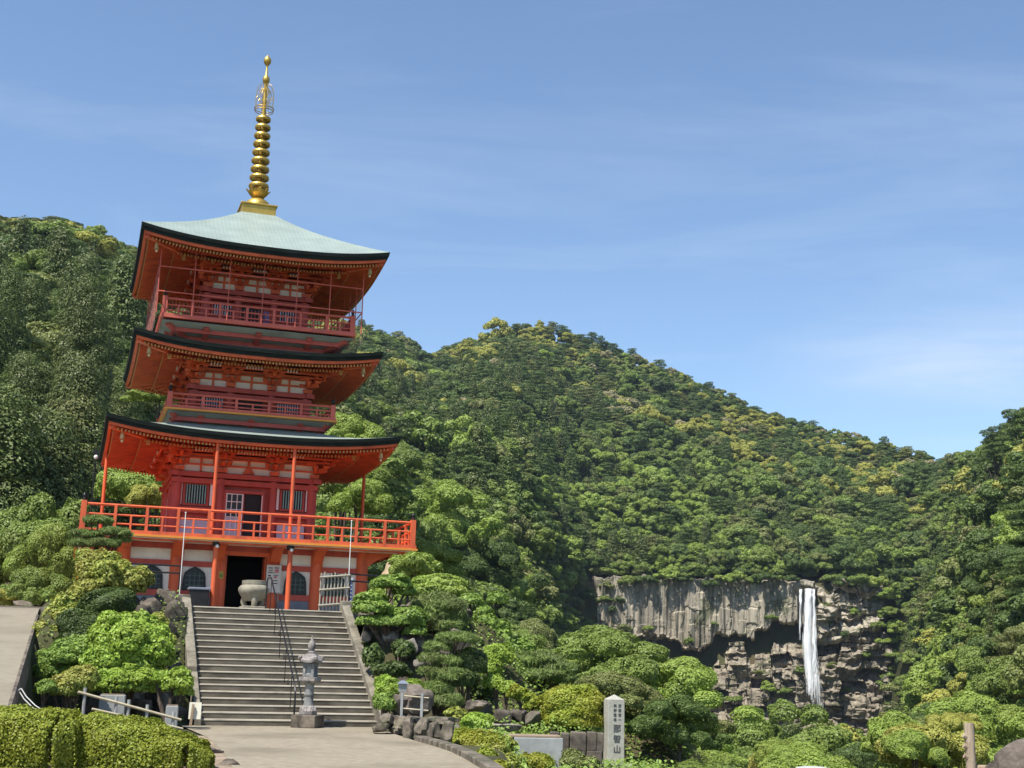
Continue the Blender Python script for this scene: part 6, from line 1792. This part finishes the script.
# hedges
def hedge(name, label, pts, seed):
    """pts: (px, py_top, Y, top z, half depth)"""
    rng = np.random.default_rng(seed); P_, N_ = [], []
    cs = []
    for a, Y, zt, hd in pts:
        g = P(a, 700, Y); cs.append((Vector((g.x, Y, 0)), zt, hd))
    o0 = cs[len(cs) // 2][0].copy()
    for (c1, z1, h1), (c2, z2, h2) in zip(cs[:-1], cs[1:]):
        seg = c2 - c1; Ls = seg.length; nrm = Vector((seg.y, -seg.x, 0)).normalized()
        n = int(Ls * (2 * h1 + 2 * z1) * 1.15 * 2.5 / (2 * 0.024 * 0.024 * 0.55))
        t = rng.uniform(0, 1, n); th = rng.uniform(-0.15, math.pi + 0.15, n)
        hh = h1 + (h2 - h1) * t; zt = z1 + (z2 - z1) * t
        ca_, sa_ = np.cos(th), np.sin(th)
        ex = np.sign(ca_) * np.abs(ca_) ** 0.6; ez = np.sign(sa_) * np.abs(sa_) ** 0.55
        base = np.array(c1 - o0)[None, :] + np.array(seg)[None, :] * t[:, None]
        wx = base[:, 0] + o0.x
        nz_ = 0.5 * np.sin(wx * 5.1 + th * 3 + seed) + 0.5 * np.sin(wx * 8.7 - th * 5.3) + 0.4 * np.sin(wx * 13 + th * 9)
        k = (1 + 0.06 * nz_) * rng.uniform(0.80, 1.03, n) ** 0.5
        pos = base + np.array(nrm)[None, :] * (ex * hh * k)[:, None]
        pos[:, 2] = np.maximum(0.02, ez * zt * k * 0.99 + 0.0)
        nr = np.array(nrm)[None, :] * (ca_ * 1.0)[:, None]; nr[:, 2] = np.maximum(0, sa_) ** 1.5 * 1.2
        P_.append(pos); N_.append(nr + rng.normal(size=(n, 3)) * 0.5)
        n = int(Ls * z1 * 2 * 2.0 / (2 * 0.024 * 0.024 * 0.55)); t = rng.uniform(0, 1, n); sd_ = rng.choice([-1.0, 1.0], n)
        base = np.array(c1 - o0)[None, :] + np.array(seg)[None, :] * t[:, None]
        hh = (h1 + (h2 - h1) * t) * rng.uniform(0.66, 0.90, n)
        pos = base + np.array(nrm)[None, :] * (sd_ * hh)[:, None]; pos[:, 2] = rng.uniform(0.03, 0.55, n) * (z1 + (z2 - z1) * t)
        P_.append(pos); N_.append(np.array(nrm)[None, :] * sd_[:, None] + np.array([0, 0, 0.4]) + rng.normal(size=(n, 3)) * 0.5)
    e = empty(name, o0, 0, label, 'hedge', 'clipped hedges in the foreground')
    me = leaf_mesh('foliage', np.vstack(P_), np.vstack(N_), 0.024, 0.55, rng, L['hedge'])
    o = bpy.data.objects.new('foliage', me); COL.objects.link(o); o.parent = e
    mb = MB(); rs = random.Random(seed)
    for (c1, z1, h1), (c2, z2, h2) in zip(cs[:-1], cs[1:]):
        for k in range(int((c2 - c1).length / 0.16)):
            b = c1.lerp(c2, rs.random()) - o0 + Vector((rs.uniform(-1, 1) * h1 * 0.4, rs.uniform(-1, 1) * h1 * 0.4, 0)) if z1 > 0.45 else c1 - o0
            mb.tube([b, b + Vector((rs.uniform(-0.12, 0.12), rs.uniform(-0.12, 0.12), z1 * 0.3)), b + Vector((rs.uniform(-0.2, 0.2), rs.uniform(-0.2, 0.2), z1 * 0.55))], [0.012, 0.008, 0.004], 5)
    mb.build('stems', M['greybark'], e)['kind'] = 'stuff'
hedge('hedge', 'left clipped yellow green hedge running out of the picture', [(-70, 19.0, 0.80, 0.75), (-20, 19.0, 0.80, 0.75), (30, 18.9, 0.80, 0.72), (70, 18.8, 0.76, 0.62), (84, 18.8, 0.62, 0.4)], 21)
hedge('hedge', 'right clipped yellow green hedge tapering towards the foot of the steps', [(82, 19.4, 0.66, 0.5), (100, 19.4, 0.74, 0.7), (140, 19.3, 0.66, 0.7), (175, 19.2, 0.52, 0.62), (200, 19.1, 0.40, 0.48), (216, 19.1, 0.20, 0.2)], 22)
# right garden: cloud pruned and layered trees
shrub('cloud_pruned_tree', 'cloud pruned tree with rounded green pads right of the stair head', 'tree', [(392, 584, 36.5, 20, 9), (405, 592, 36.7, 12, 7), (371, 598, 36.2, 17, 6), (373, 609, 36.0, 20, 9), (369, 622, 35.8, 13, 7), (388, 622, 36.0, 16, 9), (406, 620, 36.2, 21, 13), (415, 632, 36.1, 12, 6)], 0.05, 'cloud', 2.5, zmin=-0.35, seed=31, bump=0.16)
shrub('domed_tree', 'flat domed pale green tree behind the cloud pruned tree', 'tree', [(440, 584, 39.5, 27, 9), (437, 592, 39.2, 30, 9), (455, 592, 39.4, 18, 8)], 0.05, 'bright', 2.4, zmin=-0.3, seed=32)
shrub('feathery_shrub', 'feathery light green shrub below the right end of the balcony', 'shrub', [(412, 566, 42, 22, 15), (428, 572, 42.2, 16, 14), (402, 573, 41.8, 12, 12)], 0.06, 'bright', 1.6, asp=0.3, seed=33, bump=0.2, puffy=8)
shrub('needled_pine', 'bushy long needled pine in the middle of the right garden', 'pine tree', [(437, 606, 37.5, 26, 11), (428, 617, 37.2, 20, 10), (450, 618, 37.4, 18, 12), (443, 627, 37.2, 20, 7)], 0.10, 'pine', 2.0, asp=0.10, zmin=-0.5, seed=34, along='up', jit=0.8, bump=0.18, cap=14000)
shrub('padded_tree', 'small padded tree right of the needled pine', 'tree', [(469, 601, 38.5, 14, 7), (484, 612, 38.3, 9, 6), (486, 621, 38.2, 11, 7), (477, 630, 38.1, 10, 6), (497, 600, 39, 10, 8)], 0.05, 'cloud', 2.3, zmin=-0.35, seed=35)
shrub('layered_pine', 'dark layered pine beside the bright azaleas right of the steps', 'pine tree', [(457, 639, 33.6, 20, 6), (438, 648, 33.5, 14, 6), (432, 659, 33.3, 13, 6), (447, 662, 33.4, 15, 6), (430, 672, 33.2, 12, 6), (448, 676, 33.2, 18, 8), (436, 690, 33, 15, 9), (444, 702, 32.9, 19, 9)], 0.085, 'pine', 2.4, asp=0.10, zmin=-0.3, seed=36, along='up', jit=0.8, cap=9000)
shrub('dark_shrub', 'dark round shrub right of the dark layered pine', 'shrub', [(469, 664, 33.8, 19, 15), (462, 680, 33.4, 15, 12)], 0.04, 'darkshrub', 2.5, seed=37)
shrub('olive_pine', 'olive spreading pine left above the big azalea', 'pine tree', [(537, 660, 38, 26, 7), (520, 668, 37.8, 18, 7), (554, 668, 37.8, 20, 7), (537, 676, 37.6, 30, 7), (512, 679, 37.6, 14, 6), (562, 679, 37.7, 14, 6)], 0.11, 'pine', 2.0, asp=0.10, zmin=-0.4, seed=38, along='up', jit=0.8, cap=9000)
shrub('lime_shrub', 'feathery lime shrub between the dark layered pine and the olive pine', 'shrub', [(498, 656, 36, 16, 12), (490, 668, 35.8, 12, 10)], 0.05, 'lime', 1.7, seed=39, bump=0.2, asp=0.35)
shrub('low_shrub', 'low bright shrub above the shaded garden rock', 'shrub', [(494, 683, 34, 11, 8), (508, 688, 33.8, 10, 7)], 0.04, 'lime', 1.9, seed=40)
shrub('low_shrub', 'leafy yellow green shrub leaning on the big azalea', 'shrub', [(525, 697, 33.2, 12, 9), (533, 706, 33, 9, 8), (516, 693, 33.3, 9, 8)], 0.045, 'azalea', 1.8, seed=41, puffy=6)
shrub('azalea', 'big clipped azalea dome above the dark retaining wall', 'azalea', [(573, 708, 32.4, 33, 22), (573, 718, 32.2, 31, 16)], 0.033, 'azalea', 2.6, seed=42, group='clipped azaleas', zmin=-0.4)
shrub('azalea', 'bright lime azalea behind the garden lamp next to the steps', 'azalea', [(388, 690, 31.6, 12, 13), (384, 684, 31.7, 9, 8)], 0.03, 'lime', 2.5, seed=43, group='clipped azaleas')
shrub('azalea', 'bright lime azalea behind the brown boulder', 'azalea', [(411, 689, 32.2, 14, 9)], 0.03, 'lime', 2.5, seed=44, group='clipped azaleas')
shrub('azalea', 'dull green azalea touching the right kerb of the steps', 'azalea', [(385, 703, 30.9, 12, 11)], 0.03, 'cloud', 2.5, seed=45, group='clipped azaleas')
shrub('azalea', 'small round azalea above the forecourt kerb', 'azalea', [(477, 722, 29.6, 16, 9)], 0.028, 'lime', 2.5, seed=46, group='clipped azaleas')
shrub('azalea', 'low yellow topped azalea along the forecourt kerb', 'azalea', [(472, 742, 27.4, 21, 12), (490, 746, 27.2, 18, 12), (462, 738, 27.6, 12, 9), (486, 757, 24.2, 11, 9), (498, 770, 22.6, 13, 9)], 0.028, 'azalea', 2.5, seed=47, group='clipped azaleas')
shrub('azalea', 'ragged pale green azalea at the end of the forecourt kerb', 'azalea', [(498, 757, 26.2, 12, 12), (510, 764, 25.8, 12, 9)], 0.028, 'yellowish', 2.0, seed=48, group='clipped azaleas', bump=0.25)
shrub('azalea', 'yellow azalea in front of the concrete block', 'azalea', [(538, 763, 27.5, 15, 9), (524, 764, 27.4, 9, 10)], 0.028, 'azalea', 2.4, seed=49, group='clipped azaleas')
shrub('grey_bush', 'greyish bush in front of the retaining wall left of the stone pillar', 'bush', [(573, 760, 28.6, 12, 10), (590, 764, 28.4, 9, 7)], 0.03, 'olive', 2.0, seed=50, bump=0.25)
shrub('yellow_bush', 'yellow green bush right behind the stone pillar', 'bush', [(648, 745, 34.5, 22, 12), (634, 756, 34, 16, 11), (660, 752, 34.6, 16, 12)], 0.05, 'azalea', 2.0, seed=51, bump=0.2, puffy=8)
shrub('yellow_bush', 'yellowish bush at the bottom edge right of the stone pillar', 'bush', [(655, 768, 33, 22, 12), (680, 768, 33.5, 18, 12)], 0.05, 'yellowish', 1.9, seed=52, bump=0.22, puffy=8)
# dark undergrowth filling the shaded bank
for (lab, lumps, mt, sd) in (('shaded undergrowth below the cloud pruned tree', [(388, 652, 37.0, 26, 12), (410, 660, 36.6, 22, 12), (380, 668, 36, 16, 10)], 'darkshrub', 61),
                             ('shaded undergrowth behind the dark layered pine', [(478, 690, 35.5, 16, 14), (470, 650, 37.2, 14, 12), (420, 640, 38, 18, 10)], 'darkshrub', 62),
                             ('fresh green undergrowth on the bank behind the layered pine', [(472, 628, 40.5, 16, 12), (486, 640, 40, 16, 12), (462, 646, 39, 12, 10), (450, 628, 40, 12, 10)], 'cloud', 64),
                             ('dark undergrowth between the sloping kerb and the azaleas', [(372, 660, 34.5, 10, 16), (392, 672, 34, 18, 10), (404, 652, 35.5, 14, 12)], 'darkshrub', 65),
                             ('leafy undergrowth between the low wall and the kerb end', [(456, 716, 31.2, 12, 8), (488, 738, 28.6, 12, 8), (506, 746, 27.8, 10, 8)], 'yellowish', 66),
                             ('leafy undergrowth below the padded tree', [(500, 636, 39, 18, 14), (516, 648, 39.5, 18, 12), (486, 646, 38.5, 14, 10)], 'cloud', 63)):
    shrub('undergrowth', lab, 'undergrowth', lumps, 0.055, mt, 2.0, seed=sd, bump=0.22, puffy=8, group='undergrowth on the garden bank')
# ---- low ground cover over the garden bank and the slopes below it
rg_ = random.Random(9); P_, N_ = [], []
cs_ = sorted([(p_.y, p_.x) for p_ in curb_pts]); cyy = [a_ for a_, _ in cs_]; cxx = [b_ for _, b_ in cs_]
while len(P_) < 170000:
    y = rg_.uniform(15, 62); x = rg_.uniform(-16, 26) if rg_.random() < 0.5 else rg_.uniform(-1, 0.5 * y)
    u, v = uv(x, y)
    if abs(x / y) > 0.46: continue
    ok_ = (x > -1.2 and v > -33 and (u > 2.6 or y < 31.5) and not (u < 6.0 and v > -11.5)) or (-6.2 < u < -2.7 and -16.9 < v < -12.2)
    if not ok_: continue
    if x < 1.0 and y < 27.5 and (y < 18 or x < np.interp(y, cyy, cxx) + 0.22): continue
    if u < 2.7 and u > -2.7: continue
    hh = rg_.random() ** 2 * 0.30 * (1 + noise.noise(Vector((x * 1.3, y * 1.3, 6))))
    if noise.noise(Vector((x * 0.9, y * 0.9, 2))) < -0.32 and y < 31: continue
    P_.append((x, y, ground_z(x, y) + hh)); N_.append((rg_.gauss(0, 0.5), rg_.gauss(0, 0.5) - 0.3, 1.0))
gc = bpy.data.objects.new('ground_cover', leaf_mesh('ground_cover', np.array(P_), np.array(N_), 0.048, 0.55, np.random.default_rng(8), L['cloud']))
COL.objects.link(gc); tag(gc, 'low leafy ground cover on the garden bank', 'ground cover', kind='stuff')
# ---- individually placed trees
def tree(kind, s, tone, pxc, py_top, Y, R, H, label, group=None, lift=None, zbase=None):
    top = P(pxc, py_top, Y)
    hh = {'broad': (1.35, 1.15, 1.6, 1.25, 1.0, 1.5), 'cedar': (4.2, 3.6, 4.8, 3.2), 'pine': (1.9, 1.9)}[kind][s]
    zs = H / hh
    nm, fm, cat = KIND_NAME[kind]
    zb = top.z - H
    gz = min(ground_z(top.x, top.y), zb - 0.3)
    e = empty(nm, (top.x, top.y, gz), s * 1.7, label, cat, group)
    o = bpy.data.objects.new('crown', toned(kind, s, 'close' if Y < 240 else 'near', tone)); COL.objects.link(o); o.parent = e
    o.location = (0, 0, zb - gz); o.scale = (R, R, zs)
    o = bpy.data.objects.new('trunk', TRUNKS[kind]); COL.objects.link(o); o.parent = e
    o.scale = (R, R, (zb - gz + H * 0.75) / {'broad': 1.0, 'cedar': 3.0, 'pine': 1.3}[kind])
    return e
gl = 'trees left of the pagoda'
tree('cedar', 1, 'cedar', 8, 395, 76, 4.4, 15, 'tall dark cedar at the left edge left of the pagoda', gl)
tree('cedar', 3, 'cedar', 48, 418, 80, 4.2, 14, 'tall dark cedar left of the lowest roof', gl)
tree('cedar', 0, 'olive', 78, 398, 84, 3.8, 15, 'olive tinted cedar close to the left corner of the lowest roof', gl)
tree('cedar', 1, 'cedar', -22, 380, 82, 4.4, 17, 'tall dark cedar cut by the left edge of the picture', gl)
tree('broad', 1, 'mid', 48, 500, 58, 2.7, 4.6, 'mid green spreading tree left of the first balcony', gl)
tree('broad', 4, 'mid', 22, 528, 56, 2.4, 3.6, 'lower green tree beyond the top of the ramp', gl)
tree('broad', 3, 'bright', 44, 522, 55, 1.5, 3.2, 'lighter green tree left of the balcony corner', gl)
tree('broad', 0, 'mid', 40, 565, 50, 1.4, 2.2, 'small tree above the end of the ramp', gl)
tree('broad', 4, 'yellow', 6, 588, 50, 0.9, 1.0, 'small yellowish bush at the top of the ramp', gl)
gb = 'trees showing past the pagoda'
tree('broad', 1, 'bright', 140, 462, 62, 2.2, 3.0, 'bright tree behind the left end of the first balcony', gb)
tree('broad', 4, 'yellow', 158, 484, 60, 1.3, 1.6, 'yellow green tree behind the balcony railing left of the pagoda wall', gb)
tree('broad', 2, 'bright', 160, 386, 66, 1.6, 1.6, 'pale green branch tree between the two lower roofs on the left', gb)
tree('broad', 0, 'bright', 350, 412, 66, 2.0, 3.4, 'bright green tree between the two lower roofs on the right', gb)
tree('broad', 5, 'mid', 340, 460, 62, 2.0, 3.2, 'mid green tree behind the right half of the first storey', gb)
tree('broad', 3, 'bright', 358, 478, 60, 1.6, 2.4, 'bright tree behind the right end of the first balcony', gb)
tree('broad', 2, 'bright', 420, 552, 52, 1.8, 2.4, 'light green tree just right of the balcony corner', gb)
# tall dark conifers standing out on the right skyline
gs = 'conifers on the right skyline'
tree('pine', 0, 'dark', 1016, 408, 330, 5.5, 13, 'tall dark pine at the right edge of the skyline', gs)
tree('pine', 1, 'dark', 992, 427, 340, 4.5, 10, 'dark pine on the skyline left of the taller one', gs)
# stones at the top of the ramp
rocks('rounded_stone', [(P(24, 608, 47), (0.42, 0.35, 0.26), 601, 0.2)], M['rock'], 'rounded grey stone at the top end of the ramp', 'stone')

# ------------------------------------------------------------------ air
HAZE = 0.00006
mb = MB(); mb.box((0, 640, 190), (2600, 1760, 600))
hz_ = mb.build('haze', None)
m, nt, out = new_mat('thin_air')
pv = N(nt, 'ShaderNodeVolumePrincipled'); pv.inputs['Color'].default_value = (0.62, 0.78, 1.0, 1); pv.inputs['Density'].default_value = HAZE; pv.inputs['Anisotropy'].default_value = 0.1
nt.links.new(pv.outputs[0], out.inputs['Volume'])
hz_.data.materials.append(m)
tag(hz_, 'thin bluish haze over the valley', 'haze', kind='stuff')
